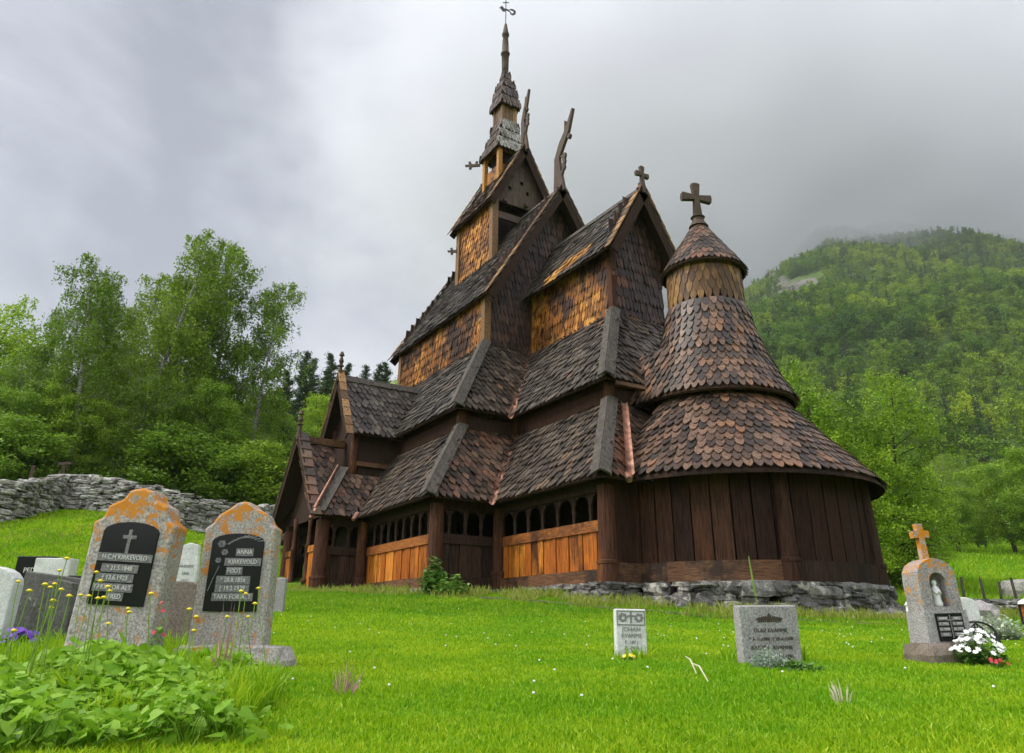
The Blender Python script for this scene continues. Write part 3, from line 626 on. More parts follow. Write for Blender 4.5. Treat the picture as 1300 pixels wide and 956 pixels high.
# --- apse
APC = (xa, 0, 0)
mb = MB(); AA = (-1.57, 1.57)
nst = 26; th = np.linspace(AA[0]-.15, AA[1]+.15, nst+1)
for i in range(nst):   # wide vertical wall planks, each slightly flat
    t0, t1 = th[i]+.004*random.random()+.004, th[i+1]-.004; o = random.uniform(-.012, .012)
    c = [(xa+(RW-.09+o+k)*cos(t), (RW-.09+o+k)*sin(t), z) for z in (.30, z1+.35) for t, k in ((t0, -.08), (t1, -.08), (t1, 0), (t0, 0))]
    mb.hexa(c)
AW = mb.build('apse_planks', 'plank_red', CH)
mb = MB(); mb.lathe([(RW-.24, .02), (RW-.24, 2.4)], APC, 40); mb.build('inner_lining', 'black', AW)
mb = MB()
for i, (t0, t1, m_) in enumerate(((-1.72, -.52, 0), (-.50, .45, 1), (.47, 1.72, 1))):   # curved sill in three lengths
    k = 10; tt = np.linspace(t0, t1, k+1)
    for j in range(k):
        c = [(xa+r*cos(t), r*sin(t), z) for z in (0, .40) for t, r in ((tt[j], RW-.3), (tt[j+1], RW-.3), (tt[j+1], RW), (tt[j], RW))]
        mb.hexa(c, m_)
mb.build('apse_sill', ['beam_brown', 'plank_dark'], CH)
for t, m_ in ((-.46, 'plank_red'), (.46, 'plank_dark'), (1.2, 'plank_dark')):
    post(xa+(RW-.02)*cos(t), (RW-.02)*sin(t), .16, 0, z1+.25, (-.035*cos(t), -.035*sin(t)), m_, name='apse_post')
ra1, ra2, ra3, rd = 3.545, 1.964, 1.025, .983
mb = MB(); prof = [(ra1, z1+.0), (1.62, 4.30)]
def cone_slab(mb, prof, mi, t=.06, sides=64):
    a = np.linspace(0, 2*pi, sides, endpoint=False)
    P = list(prof)+[(max(r-t, .01), z-t*.6) for r, z in prof[::-1]]
    V = [(xa+r*cos(q), r*sin(q), z) for r, z in P for q in a]; n = len(P)
    mb.add(V, [(i*sides+k, i*sides+(k+1) % sides, ((i+1) % n)*sides+(k+1) % sides, ((i+1) % n)*sides+k) for i in range(n) for k in range(sides)], mi)
# lower apse roof spans only the east half plus a little
k = 40; tt = np.linspace(-1.72, 1.72, k+1)
for j in range(k):
    mb.hexa([(xa+r*cos(t), r*sin(t), z) for (r, z, t) in ((ra1, z1-.03, tt[j]), (ra1, z1-.03, tt[j+1]), (1.62, 4.25, tt[j+1]), (1.62, 4.25, tt[j]), (ra1, z1+.02, tt[j]), (ra1, z1+.02, tt[j+1]), (1.62, 4.30, tt[j+1]), (1.62, 4.30, tt[j]))], 1)
ring_shingles(mb, APC, [(ra1+.02, z1+.02), (2.6, 3.16), (1.62, 4.33)], .205, .24, a0=-1.68, a1=1.68, mi=0, lift=.075)
mb.build('apse_lower_roof', ['shingle_red', 'plank_dark'], CH)
mb = MB(); mb.lathe([(1.62, 3.9), (1.62, 4.9)], APC, 40); mb.build('apse_band', 'plank_dark', CH, smooth=True)
PR2 = [(ra2, 4.333), (1.70, 4.86), (1.47, 5.36), (1.28, 5.90), (1.13, 6.45), (1.02, 7.05)]
mb = MB(); cone_slab(mb, PR2, 1); ring_shingles(mb, APC, PR2, .185, .22, lift=.07)
for sg in (-1, 1):
    Pq = [(xa-1.25, sg*ra2, 4.333), (xa+.1, sg*ra2, 4.333), (xa+.05, sg*1.30, 5.85), (xa-1.25, sg*1.30, 5.85)]
    if sg > 0: Pq = [Pq[1], Pq[0], Pq[3], Pq[2]]
    slab(mb, Pq, .05, 1); plane_shingles(mb, Pq, w=.19, ex=.22)
mb.build('apse_bell_roof', ['shingle_red', 'plank_dark'], CH)
mb = MB(); mb.lathe([(rd-.06, 6.6), (rd-.06, 8.2)], APC, 40, 1); ring_shingles(mb, APC, [(rd-.03, 7.0), (rd-.03, 8.25)], .185, .27, tip=1.1, lift=.04); mb.build('turret_drum', ['drum', 'plank_dark'], CH)
PR3 = [(ra3+.12, 8.10), (.86, 8.56), (.60, 8.95), (.36, 9.33), (.15, 9.66)]
mb = MB(); cone_slab(mb, PR3, 1); ring_shingles(mb, APC, PR3, .16, .21, lift=.04); mb.build('turret_cone', ['shingle_brown', 'plank_dark'], CH)
cross(xa, 0, 9.93, 1.12, .88, .12, 'turret_cross', 1.25, neck=.24)
# copper gutter and boards where chancel roof meets the apse roof
for (p, q) in (((11.42, -3.72, 2.0), (9.75, -2.35, 4.2)),):
    mb = MB(); p, q = np.array(p), np.array(q); n_ = unit((.8, -.3, .8)); sd = unit(np.cross(q-p, n_)); K = 9; P = p+(q-p)*np.linspace(0, 1, K)[:, None]
    V = np.concatenate([P-sd*.085+n_*.25, P-sd*.03+n_*.18, P+sd*.03+n_*.18, P+sd*.085+n_*.24]); mb.add(V, [(r*K+i, r*K+i+1, (r+1)*K+i+1, (r+1)*K+i) for r in range(3) for i in range(K-1)]); mb.build('copper_gutter', 'copper', CH)
mb = MB(); mb.tube([(11.42, -3.72, 2.16), (11.62, -3.86, 2.0)], [.085, .07], 8); mb.build('gutter_spout', 'copper', CH)
mb = MB(); mb.bar((10.0, -2.75, 4.75), (10.35, -2.1, 4.62), .16, .09); mb.build('gutter_spout', 'beam_brown', CH)
# --- ridge turret, stage 1 (belfry with gabled roof)
tx, ty, z5, z5r = 1.629, 1.598, 14.788, 17.765
bx, by = 1.38, 1.28; zb = 12.3
sl5 = (z5r-z5)/ty; zwt = z5r-sl5*by
BW = wall_shingle('belfry_wall', [(-bx, -by, zb), (bx, -by, zb), (bx, -by, zwt), (-bx, -by, zwt)], CH, 'wall_gold', w=.2, ex=.26)
wall_shingle('belfry_wall', [(bx, by, zb), (-bx, by, zb), (-bx, by, zwt), (bx, by, zwt)], CH, 'wall_gold', w=.2, ex=.26)
for sx in (-1, 1):
    for sy in (-1, 1):
        mb = MB(); mb.box(sx*bx-.13, sx*bx+.13, sy*by-.13, sy*by+.13, zb, zwt-.05); mb.build('belfry_post', 'verge', BW)
# gable board with holes (built as board strips around round holes), beam and dark opening
def gable_board(xx, m_):
    mb = MB(); zc = 15.0; n = 9; W = 2*by
    holes = [(-.12, 16.15), (-.45, 15.75), (.35, 15.75)]
    for i in range(n):
        y0, y1_ = -by+W*i/n+.006, -by+W*(i+1)/n-.006; ym = (y0+y1_)/2; top0 = z5r-.12-sl5*abs(y0); top1 = z5r-.12-sl5*abs(y1_)
        segs = [(zc, None)]
        hs_ = sorted(z for y, z in holes if y0 <= y <= y1_); lo = zc
        for h in hs_:
            mb.hexa([(xx-.03, y0, lo), (xx+.03, y0, lo), (xx+.03, y1_, lo), (xx-.03, y1_, lo), (xx-.03, y0, h-.09), (xx+.03, y0, h-.09), (xx+.03, y1_, h-.09), (xx-.03, y1_, h-.09)])
            for a0, a1 in ((y0, ym-.075), (ym+.075, y1_)): mb.box(xx-.03, xx+.03, a0, a1, h-.09, h+.09)
            lo = h+.09
        if min(top0, top1) > lo: mb.hexa([(xx-.03, y0, lo), (xx+.03, y0, lo), (xx+.03, y1_, lo), (xx-.03, y1_, lo), (xx-.03, y0, top0), (xx+.03, y0, top0), (xx+.03, y1_, top1), (xx-.03, y1_, top1)])
    mb.build('gable_board', m_, BW)
gable_board(bx, 'beam_brown' if 0 else 'cross'); gable_board(-bx, 'cross')
for sx in (-1, 1):
    mb = MB(); mb.bar((sx*(bx+.02), -by, 14.35), (sx*(bx+.02), by, 14.35), .14, .30); mb.build('belfry_beam', 'cross', BW)
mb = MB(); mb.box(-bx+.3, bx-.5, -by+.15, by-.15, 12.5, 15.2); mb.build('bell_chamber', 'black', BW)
for y, z in ((-.85, 15.02), (.15, 15.12)):
    mb = MB(); mb.box(bx+.02, bx+.22, y-.07, y+.07, z-.07, z+.07); mb.build('beam_end', 'cross', BW)
gable_roof(-tx, tx, ty, z5, z5r, m='shingle_brown', ex=.24, w=.2, vw=.26)
# stage 2
b2 = .60
def openbox(h, z0, z1_, m_, po, name):
    mb = MB(); mb.box(-h+.2, h-.2, -h+.2, h-.2, z0, z1_); B = mb.build(name, 'black', CH); c = h-.05; zm = z0+(z1_-z0)*.55
    for sx, sy in ((-1, -1), (1, -1), (1, 1), (-1, 1)):
        mb = MB(); mb.box(sx*h-.09, sx*h+.09, sy*h-.09, sy*h+.09, z0, z1_); mb.build('turret_post', po, B)
    for s_ in (-1, 1):
        for lo, hi, t in ((z0, zm, .02), (z1_-.35, z1_-.05, .04)):
            mb = MB(); mb.box(-c, c, s_*c-t, s_*c+t, lo, hi); mb.build('turret_panel', m_, B)
            mb = MB(); mb.box(s_*c-t, s_*c+t, -c+t, c-t, lo, hi); mb.build('turret_panel', m_, B)
openbox(b2, 16.2, 18.5, 'wall_gold', 'shingle_gold', 'turret_stage')
def pyramid(prof, m_, name, alt=None, ex=.2, w=.17):
    mb = MB(); mi = {'a': 0}
    for q in range(4):
        R4 = Matrix.Rotation(q*pi/2, 3, 'Z')
        for i in range(len(prof)-1):
            (r0, z0), (r1, z1_) = prof[i], prof[i+1]
            P = [np.array(R4 @ Vector(p)) for p in ((r0, -r0, z0), (r0, r0, z0), (r1, r1, z1_), (r1, -r1, z1_))]
            slab(mb, P, .04, 1)
            plane_shingles(mb, P, w=w, ex=ex, lift=.03, over=.04 if i == 0 else 0, mi=2 if (alt and q == alt[0] and i in alt[2]) else 0, th=.018)
    mats = [m_, 'plank_dark']+([alt[1]] if alt else [])
    mb.build(name, mats, CH)
pyramid([(.80, 18.12), (.62, 18.75), (.50, 19.3), (.36, 19.95)], 'shingle_brown', 'stage_roof', alt=(0, 'shingle_new', (0, 1, 2)))
mb = MB(); 
for sx, sy in ((-1, -1), (1, -1), (1, 1), (-1, 1)): mb.box(sx*.33-.06, sx*.33+.06, sy*.33-.06, sy*.33+.06, 19.7, 21.1)
for i in range(4):
    o_ = -.27+i*.18
    for s_ in (-1, 1): mb.box(o_-.08, o_+.08, s_*.33-.03, s_*.33+.03, 19.7, 21.1); mb.box(s_*.33-.03, s_*.33+.03, o_-.08, o_+.08, 19.7, 21.1)
mb.build('lantern_wall', 'verge', CH)
pyramid([(.50, 20.70), (.44, 21.2), (.34, 21.75), (.22, 22.3), (.09, 22.85)], 'shingle_brown', 'spire_cap', ex=.2, w=.16)
mb = MB(); mb.lathe([(.14, 22.6), (.16, 23.3), (.17, 23.9), (.21, 23.93), (.21, 24.02), (.16, 24.05), (.15, 24.6), (.115, 25.0), (.17, 25.05), (.17, 25.15), (.13, 25.3), (.06, 25.75)], (-.04, 0, 0), 12); mb.build('spire_mast', 'cross', CH, smooth=True)
mb = MB(); mb.tube([(-.05, 0, 25.7), (-.05, 0, 27.0)], .025, 6); mb.build('vane_rod', 'iron', CH)
# rooster vane + small cross; plane seen broadside from the churchyard
vx = np.array([R_[0], R_[1], 0]); mb = MB(); o3 = np.array([-.05, 0, 26.5])
tail = [(.05, .10), (.18, .02), (.22, -.12), (.34, -.20), (.46, -.12), (.48, .04), (.38, .16), (.24, .20), (.16, .14), (.26, .12), (.36, .06), (.37, -.06), (.30, -.10), (.24, -.02), (.16, .12), (.05, .20), (-.08, .22), (-.14, .34), (-.20, .38), (-.26, .30), (-.32, .26), (-.24, .23), (-.20, .12), (-.10, .02)]
mb.prism([(a*1.0, b*1.0) for a, b in tail], o3, vx, (0, 0, 1), .03)
mb.prism([(-.02, .0), (.02, 0), (.02, .12), (.14, .12), (.14, .16), (.02, .16), (.02, .28), (-.02, .28), (-.02, .16), (-.14, .16), (-.14, .12), (-.02, .12)], (-.05, 0, 26.95), vx, (0, 0, 1), .03)
mb.build('rooster_vane', 'iron', CH)
# --- dragon heads
def dragon(name, neck, nr, jaw, curl, bumpp, t=.12):
    mb = MB(); nr = [q*1.3 for q in nr]; n = len(neck); P = np.array(neck); T = np.gradient(P, axis=0); T /= np.linalg.norm(T, axis=1)[:, None]; Nn = np.stack([-T[:, 1], T[:, 0]], -1); w = np.array(nr)[:, None]
    out = [tuple(q) for q in P+Nn*w]+[tuple(q) for q in (P-Nn*w)[::-1]]
    mb.prism(out, (0, 0, 0), (1, 0, 0), (0, 0, 1), t)
    j = np.array(jaw); d = unit(j[1]-j[0]); nn = np.array([-d[1], d[0]])
    mb.prism([tuple(j[0]-nn*.07), tuple(j[0]+nn*.07), tuple(j[1]+nn*.015), tuple(j[1]-nn*.03)], (0, 0, 0), (1, 0, 0), (0, 0, 1), t*.8)
    c = np.array(curl); d = unit(c[1]-c[0]); nn = np.array([-d[1], d[0]])
    steps = []
    K = 7
    for i in range(K):
        q = c[0]+(c[1]-c[0])*i/(K-1); steps.append(tuple(q+nn*(.05+.05*(i % 2))))
    for i in range(K)[::-1]:
        q = c[0]+(c[1]-c[0])*i/(K-1); steps.append(tuple(q-nn*(.06+.06*((i+1) % 2))))
    mb.prism(steps, (0, 0, 0), (1, 0, 0), (0, 0, 1), t*.7)
    mb.bar((c[1][0]-.05, 0, c[1][1]), (P[1][0], 0, P[0][1]+.35), t*.7, .10, up=(0, 1, 0))
    mb.bar((c[0][0]-.02, 0, c[0][1]-.1), (P[2][0]+.05, 0, P[2][1]+.05), t*.7, .06, up=(0, 1, 0))
    if bumpp is not None:
        b_ = bumpp; mb.prism([(b_[0]+.09*cos(a), b_[1]+.11*sin(a)) for a in np.linspace(0, 2*pi, 9)[:-1]], (0, 0, 0), (1, 0, 0), (0, 0, 1), t)
    return mb.build(name, 'cross', CH)
dragon('dragon_finial', [(4.05, 14.25), (3.98, 15.19), (3.95, 15.84), (4.28, 16.36), (4.61, 16.73), (5.0, 17.51)], [.26, .16, .12, .14, .11, .03], [(4.51, 16.61), (4.49, 17.25)], [(4.42, 15.85), (4.33, 15.14)], (4.73, 16.42))
dragon('dragon_finial', [(1.70, 17.55), (1.55, 18.67), (1.51, 19.11), (1.67, 19.65), (1.80, 20.0), (1.98, 20.53)], [.17, .11, .09, .09, .07, .02], [(1.70, 19.8), (1.72, 20.30)], [(1.88, 19.35), (1.84, 18.75)], (1.78, 19.62), .1)
def carved(x, y, z, s, dx, dy, name='carved_finial'):
    mb = MB(); e = unit((dx, dy, 0))
    out = [(0, -.08), (.5, -.05), (.55, -.22), (.68, -.18), (.66, .0), (.9, .02), (.92, .14), (.68, .12), (.72, .3), (.58, .34), (.52, .14), (.3, .1), (.26, .3), (.14, .28), (.16, .08), (0, .08)]
    mb.prism([(a*s, b*s) for a, b in out], (x, y, z), e, (0, 0, 1), .07); mb.build(name, 'cross', CH)
carved(-.8, -.75, 18.05, .75, -.7, -.7); carved(-1.35, -1.3, 13.9, .6, -.7, -.7)
# --- south porch, upper dormer
px_ = 0.; wp2, zp2, zp2r, yp2 = 1.322, 4.83, 6.986, -6.368
yend = -3.3
gable_roof(yp2, yend, wp2, zp2, zp2r, axis='y', yc=0, m='shingle_grey', verges=(0,), vw=.22)
pw = .95
def porch_wall(poly, m_='plank_dark'): mb = MB(); slab(mb, poly, .08); mb.build('porch_wall', m_, CH)
zpw = zp2r-(zp2r-zp2)/wp2*pw-.05
porch_wall([(pw, -6.05, 3.3), (pw, -4.4, 3.3), (pw, -4.4, zpw), (pw, -6.05, zpw)]); porch_wall([(-pw, -4.4, 3.3), (-pw, -6.05, 3.3), (-pw, -6.05, zpw), (-pw, -4.4, zpw)])
porch_wall([(-pw, -6.05, 3.3), (pw, -6.05, 3.3), (pw, -6.05, zpw), (0, -6.05, zp2r-.1), (-pw, -6.05, zpw)])
for x in (-pw, pw): mb = MB(); mb.lathe([(.13, 3.2), (.13, zpw)], (x, -6.0, 0), 10); mb.build('porch_post', 'post', CH, smooth=True)
mb = MB(); mb.bar((pw+.06, -6.1, 3.95), (pw+.06, -4.6, 3.95), .1, .14); mb.build('porch_beam', 'beam_brown', CH)
def finial(x, y, z, H, w=.07):
    mb = MB(); mb.lathe([(w*1.3, -.2), (w, .1*H), (w*.8, .35*H), (w*1.5, .38*H), (w*1.5, .42*H), (w*.7, .46*H), (w*1.3, .6*H), (w*.5, .8*H), (w*1.4, .84*H), (w*.6, H)], (x, y, z), 8); mb.build('porch_finial', 'cross', CH)
finial(0, yp2-.02, zp2r+.1, .85)
# lower porch
xl0, xl1, yl = -1.75, 2.28, -7.585; xm = .22; zr_ = 4.55; wl = 1.18
# side lean-to roofs east and west with front gable
zt = z1+ (xl1-wl)*1.33
yfr = -6.9
for sx in (1, -1):
    xo, xi = (xl1, wl) if sx > 0 else (xl0, -wl+.2)
    hh = zt-z1; yd = -6.25
    # side slope behind the front gable, rising to the dormer wall, lower end meeting nave eave
    A_ = [(xo, yl+.12, z1), (xo, -yn1-.0, z1), (xi, -yn1+ (abs(xo-xi)), zt), (xi, -6.55, zt)]
    if sx < 0: A_ = [A_[1], A_[0], A_[3], A_[2]]
    roof('porch_roof', A_, CH, 'shingle_brown')
    # front gable slopes
    B = [(xo, yl, z1), (xo, yl+.13, z1), (xi+.02*sx, -6.45, zt), (xm, -6.45, zr_), (xm, yl+.05, zr_)]
    if sx < 0: B = B[::-1]; B = B[-2:]+B[:-2]
    mb = MB(); slab(mb, B, .06)
    P = np.array([(xo, yl, z1), (xo, yl+1.1, z1), (xm, yl+1.1, zr_), (xm, yl, zr_)] if sx > 0 else [(xo, yl+1.1, z1), (xo, yl, z1), (xm, yl, zr_), (xm, yl+1.1, zr_)])
    mb.build('porch_roof_boards', 'plank_dark', CH)
    mb = MB(); plane_shingles(mb, P, lift=.05); mb.build('porch_gable_roof', 'shingle_brown', CH)
    # hip board from eave corner up to the dormer corner
    mb = MB(); a_, b_ = np.array((xo+.05*sx, yl+.25, z1+.12)), np.array((xi, -6.35, zt+.2)); mb.bar(a_, b_, .26, .05, up=(sx*.6, -.3, .8)); mb.build('hip_board', 'grey', CH)
    mb = MB(); mb.tube([a_+np.array((.02*sx, -.2, .04)), b_+np.array((0, -.22, .05))], [.055, .03], 6); mb.build('copper_valley', 'copper', CH)
    # verge tiles on the front gable
    mb = MB(); p0, p1 = np.array((xo+.06*sx, yl-.02, z1-.05)), np.array((xm, yl-.02, zr_+.28)); dd = p1-p0; n = 9; nn = unit(np.cross(dd, (0, 1, 0))); nn = nn if nn[2] > 0 else -nn
    for i in range(n):
        a0, a1 = p0+dd*i/n-unit(dd)*.04, p0+dd*(i+1.4 if i < n-1 else i+1)/n
        mb.hexa([a0+nn*.1+np.array((0, -.06, 0)), a0+nn*.1+np.array((0, .26, 0)), a1+nn*.06+np.array((0, .26, 0)), a1+nn*.06+np.array((0, -.06, 0)), a0+nn*.14+np.array((0, -.06, 0)), a0+nn*.14+np.array((0, .26, 0)), a1+nn*.09+np.array((0, .26, 0)), a1+nn*.09+np.array((0, -.06, 0))])
    mb.build('verge_tiles', 'shingle_brown', CH)
    mb = MB(); mb.bar(p0+np.array((0, -.01, -.02)), p1+np.array((0, -.01, -.02)), .05, .28, up=nn); mb.build('barge_board', 'plank_dark', CH)
mb = MB(); mb.bar((xm, yl, zr_+.12), (xm, -6.1, zr_+.12), .22, .22); mb.build('ridge_beam', 'beam_brown', CH)
finial(xm, yl-.02, zr_+.3, .75)
mb = MB(); mb.tube([(xl1+.02, -yn1-.02, z1+.12), (xl1+.20, -yn1-.22, z1-.08)], [.08, .05], 7); mb.build('gutter_spout', 'copper', CH)
mb = MB(); mb.tube([(xl1+.05, yl+.1, z1+.15), (xl1+.08, yl-.05, z1-.12)], [.08, .05], 7); mb.build('gutter_spout', 'copper', CH)
# lower porch walls
gallery((xl1-.25, -7.2), (xl1-.25, Y1), False, 2, planks=4)
gallery((xl0+.25, Y1), (xl0+.25, -7.2), False, 2, planks=4)
post(2.12, -5.95, .15, m='post', name='porch_post'); post(xl1-.36, -7.1, .2, m='post', name='porch_post'); post(xl0+.36, -7.1, .16, m='post', name='porch_post')
for x0, x1_ in ((.95, xl1-.45), (xl0+.45, -.55)):
    mb = MB(); n = 3
    for i in range(n): a0 = x0+(x1_-x0)*i/n; mb.box(a0+.006, a0+(x1_-x0)/n-.006, -7.16, -7.10, .05, 1.15)
    mb.box(x0, x1_, -7.2, -7.08, 1.16, 1.34); mb.build('porch_front_panel', 'plank_orange', CH)
for x in (.95, -.55):
    mb = MB(); mb.lathe([(.1, 0), (.11, .3), (.14, .33), (.14, .4), (.08, .45), (.09, 1.3), (.12, 1.34), (.08, 1.4), (.07, 1.9), (.1, 2.3)], (x, -7.15, .0), 10); mb.build('porch_column', 'post', CH, smooth=True)
mb = MB(); mb.box(xl0+.3, xl1-.3, -7.15, -6.0, .0, .05); mb.box(-.4, .8, -7.5, -7.2, -.12, .0); mb.build('porch_step', 'beam_brown', CH)
mb = MB(); mb.box(-.45, .85, Y1+.02, Y1+.1, .06, 2.0); mb.build('porch_door', 'black', CH)
mb = MB(); slab(mb, [(xl0+.25, yl+.45, z1+.05), (xl1-.25, yl+.45, z1+.05), (xm, yl+.45, zr_-.15)], .06); mb.build('porch_gable', 'plank_dark', CH)
mb = MB(); wall_line_stones(mb, (xl0+.2, -7.25), (xl1-.2, -7.25), -.01); wall_line_stones(mb, (xl1-.2, -7.25), (xl1-.2, -6), -.01); mb.build('porch_foundation', 'foundation', CH)
# ------------------------------------------------------------------ trees
def leaf_quads(C, size, flat=.5, mb=None, mi=0, aspect=.62, droop=0.):
    n = len(C); a = rng.normal(size=(n, 3)); a[:, 2] = a[:, 2]*flat-droop; a /= np.linalg.norm(a, axis=1)[:, None]
    b = rng.normal(size=(n, 3)); b -= a*np.sum(a*b, 1)[:, None]; b /= np.linalg.norm(b, axis=1)[:, None]
    s = (size*rng.uniform(.6, 1.3, n))[:, None]
    V = np.stack([C-a*s*.5, C+b*s*.5*aspect, C+a*s*.5, C-b*s*.5*aspect], 1).reshape(-1, 3)
    mb.add(V, np.arange(n*4).reshape(n, 4), mi)
def make_tree(seed, H, Rc, kind, leaves, leaf, t0=.22, nlimb=26, trunk_r=.2, multi=1):
    r = np.random.default_rng(seed); T = MB(); L = MB(); A = []; Wt = []
    for ms in range(multi):
        lean = r.normal(0, .06, 2)+((np.array([cos(ms*2.4+seed), sin(ms*2.4+seed)])*.17) if multi > 1 else 0)
        hh = H*(1 if ms == 0 else r.uniform(.75, .95)); k = 10; z = np.linspace(0, 1, k)
        wob = np.cumsum(r.normal(0, .012*hh, (k, 2)), 0)*z[:, None]
        P = np.c_[lean[0]*z**1.3*hh+wob[:, 0], lean[1]*z**1.3*hh+wob[:, 1], z*hh-.3*(z == 0)]
        T.tube(P, trunk_r*(1-z)**.8*(1 if multi == 1 else .75)+.02, 7)
        n = nlimb if ms == 0 else nlimb*2//3
        for i in range(n):
            t = t0+(1-t0)*(i+r.random())/n; t = min(t, .985); p = np.array([np.interp(t, z, P[:, j]) for j in range(3)])
            az = i*2.399+r.normal(0, .4)
            if kind == 'spruce': ln = Rc*(1-t)**.85*r.uniform(.8, 1.1)+.25; el = -.25+.5*t
            else:
                prof = (sin(pi*min(1, (t-t0)/(1-t0)*.85+.12)))**.7; ln = Rc*(prof*.9+.15)*r.uniform(.55, 1.15)/(1 if multi == 1 else 1.35); el = r.uniform(.35, .95)
            m = 6; s = np.linspace(0, 1, m); d = np.array([cos(az)*cos(el), sin(az)*cos(el), sin(el)])
            Q = p+d*s[:, None]*ln; Q[:, 2] -= (s**2)*ln*(.45 if kind == 'birch' else .12 if kind != 'spruce' else -.1)
            Q += np.cumsum(r.normal(0, .03*ln, (m, 3)), 0)*s[:, None]
            T.tube(Q, (trunk_r*.38*(1-t)+.018)*(1-s*.85), 4, cap=False)
            if kind == 'spruce':
                for q in np.linspace(.15, 1, 9): A.append(p+(Q[-1]-p)*q); Wt.append((.35+.65*(1-q))*ln)
            else:
                for si in range(1+int(ln*1.6)):
                    q = r.uniform(.25, 1); b = np.array([np.interp(q, s, Q[:, j]) for j in range(3)]); dd = d+r.normal(0, .55, 3); dd /= np.linalg.norm(dd); l2 = ln*.32*r.uniform(.5, 1.2)
                    e = b+dd*l2; e[2] -= l2*.2
                    T.tube([b, (b+e)/2+r.normal(0, .05, 3), e], [.02, .014, .008], 3, cap=False)
                    for q2 in (.35, .7, 1.): A.append(b+(e-b)*q2); Wt.append(1)
                A.append(Q[-1]); Wt.append(1.2)
        A.append(P[-1]); Wt.append(1)
    A = np.array(A); Wt = np.array(Wt); Wt = Wt*r.uniform(.3, 1.7, len(Wt)); 
    idx = r.choice(len(A), leaves, p=Wt/Wt.sum()); C = A[idx]
    if kind == 'birch':
        # hanging strands: leaves share a few plumb lines per anchor
        ns = 5; sh = r.normal(0, .26, (len(A), ns, 2)); st = r.integers(0, ns, leaves); C = C+np.c_[sh[idx, st], np.zeros(leaves)]
        ln = r.uniform(.3, 2.0, (len(A), ns))[idx, st]; C[:, 2] -= r.random(leaves)*ln-.15; C += r.normal(0, .07, C.shape)
        leaf_quads(C, leaf, .8, L, droop=.5)
    elif kind == 'spruce':
        C = C+r.normal(0, .16, C.shape)*np.array([1, 1, .45]); C[:, 2] -= np.abs(r.normal(0, .18, leaves)); leaf_quads(C, leaf, .35, L, aspect=.35)
    else:
        C = C+r.normal(0, .30, C.shape)*np.array([1.15, 1.15, .75])*(H/12)**.3; leaf_quads(C, leaf, .6, L)
    return T, L
PROTO = {}
def proto(key, tag_, barkm, leafm, **k):
    T, L = make_tree(**k); me = []
    t = T.build('trunk', barkm, loc=(0, 0, 0), smooth=True); l = L.build('crown', leafm, loc=(0, 0, 0))
    me = (t.data, l.data); bpy.data.objects.remove(t); bpy.data.objects.remove(l); PROTO[key] = (me, k['H'])
proto('birchA', '', 'birch_bark', 'birch_leaf', seed=3, H=18, Rc=4.3, kind='birch', leaves=40000, leaf=.165, t0=.2, nlimb=44, trunk_r=.22, multi=2)
proto('birchB', '', 'birch_bark', 'birch_leaf', seed=11, H=18, Rc=3.6, kind='birch', leaves=22000, leaf=.17, t0=.25, nlimb=36, trunk_r=.19)
proto('birchC', '', 'birch_bark', 'birch_leaf', seed=23, H=15, Rc=4.4, kind='birch', leaves=34000, leaf=.17, t0=.12, nlimb=42, trunk_r=.17, multi=3)
proto('limeA', '', 'bark', 'lime_leaf', seed=31, H=14, Rc=4.4, kind='birch', leaves=42000, leaf=.17, t0=.06, nlimb=60, trunk_r=.2, multi=3)
proto('limeB', '', 'bark', 'lime_leaf', seed=37, H=12, Rc=4.2, kind='leafy', leaves=40000, leaf=.18, t0=.06, nlimb=60, trunk_r=.18, multi=3)
proto('leafyA', '', 'bark', 'bush_leaf', seed=41, H=12, Rc=4.5, kind='leafy', leaves=36000, leaf=.19, t0=.12, nlimb=54, trunk_r=.2, multi=2)
proto('spruce', '', 'bark', 'spruce_leaf', seed=51, H=16, Rc=3.0, kind='spruce', leaves=36000, leaf=.24, t0=.08, nlimb=90, trunk_r=.2)
proto('bush', '', 'bark', 'bush_leaf', seed=61, H=5, Rc=3.0, kind='leafy', leaves=20000, leaf=.16, t0=.02, nlimb=36, trunk_r=.07, multi=3)
def plant_tree(key, px, py, v, label, cat='tree', name='birch_tree', group=None, wide=1., leafm=None):
    x, y, zt = spot(px, py, v); z0 = hz(x, y); (mt_, ml_), H0 = PROTO[key]; s = max(1.5, zt-z0)/H0
    o = thing(name, label, cat, (x, y, z0-.1), group); o.rotation_euler = (0, 0, random.uniform(0, 6.28)); sw = s*wide
    o.scale = (sw, sw, s)
    for n_, me in (('trunk', mt_), ('crown', ml_)):
        c = bpy.data.objects.new(n_, me); COL.objects.link(c); c.parent = o
    return o
GL, GR, GS, GU = 'trees beyond the dry stone wall', 'bright green trees behind the apse', 'spruces on the skyline', 'bushes under the birches'
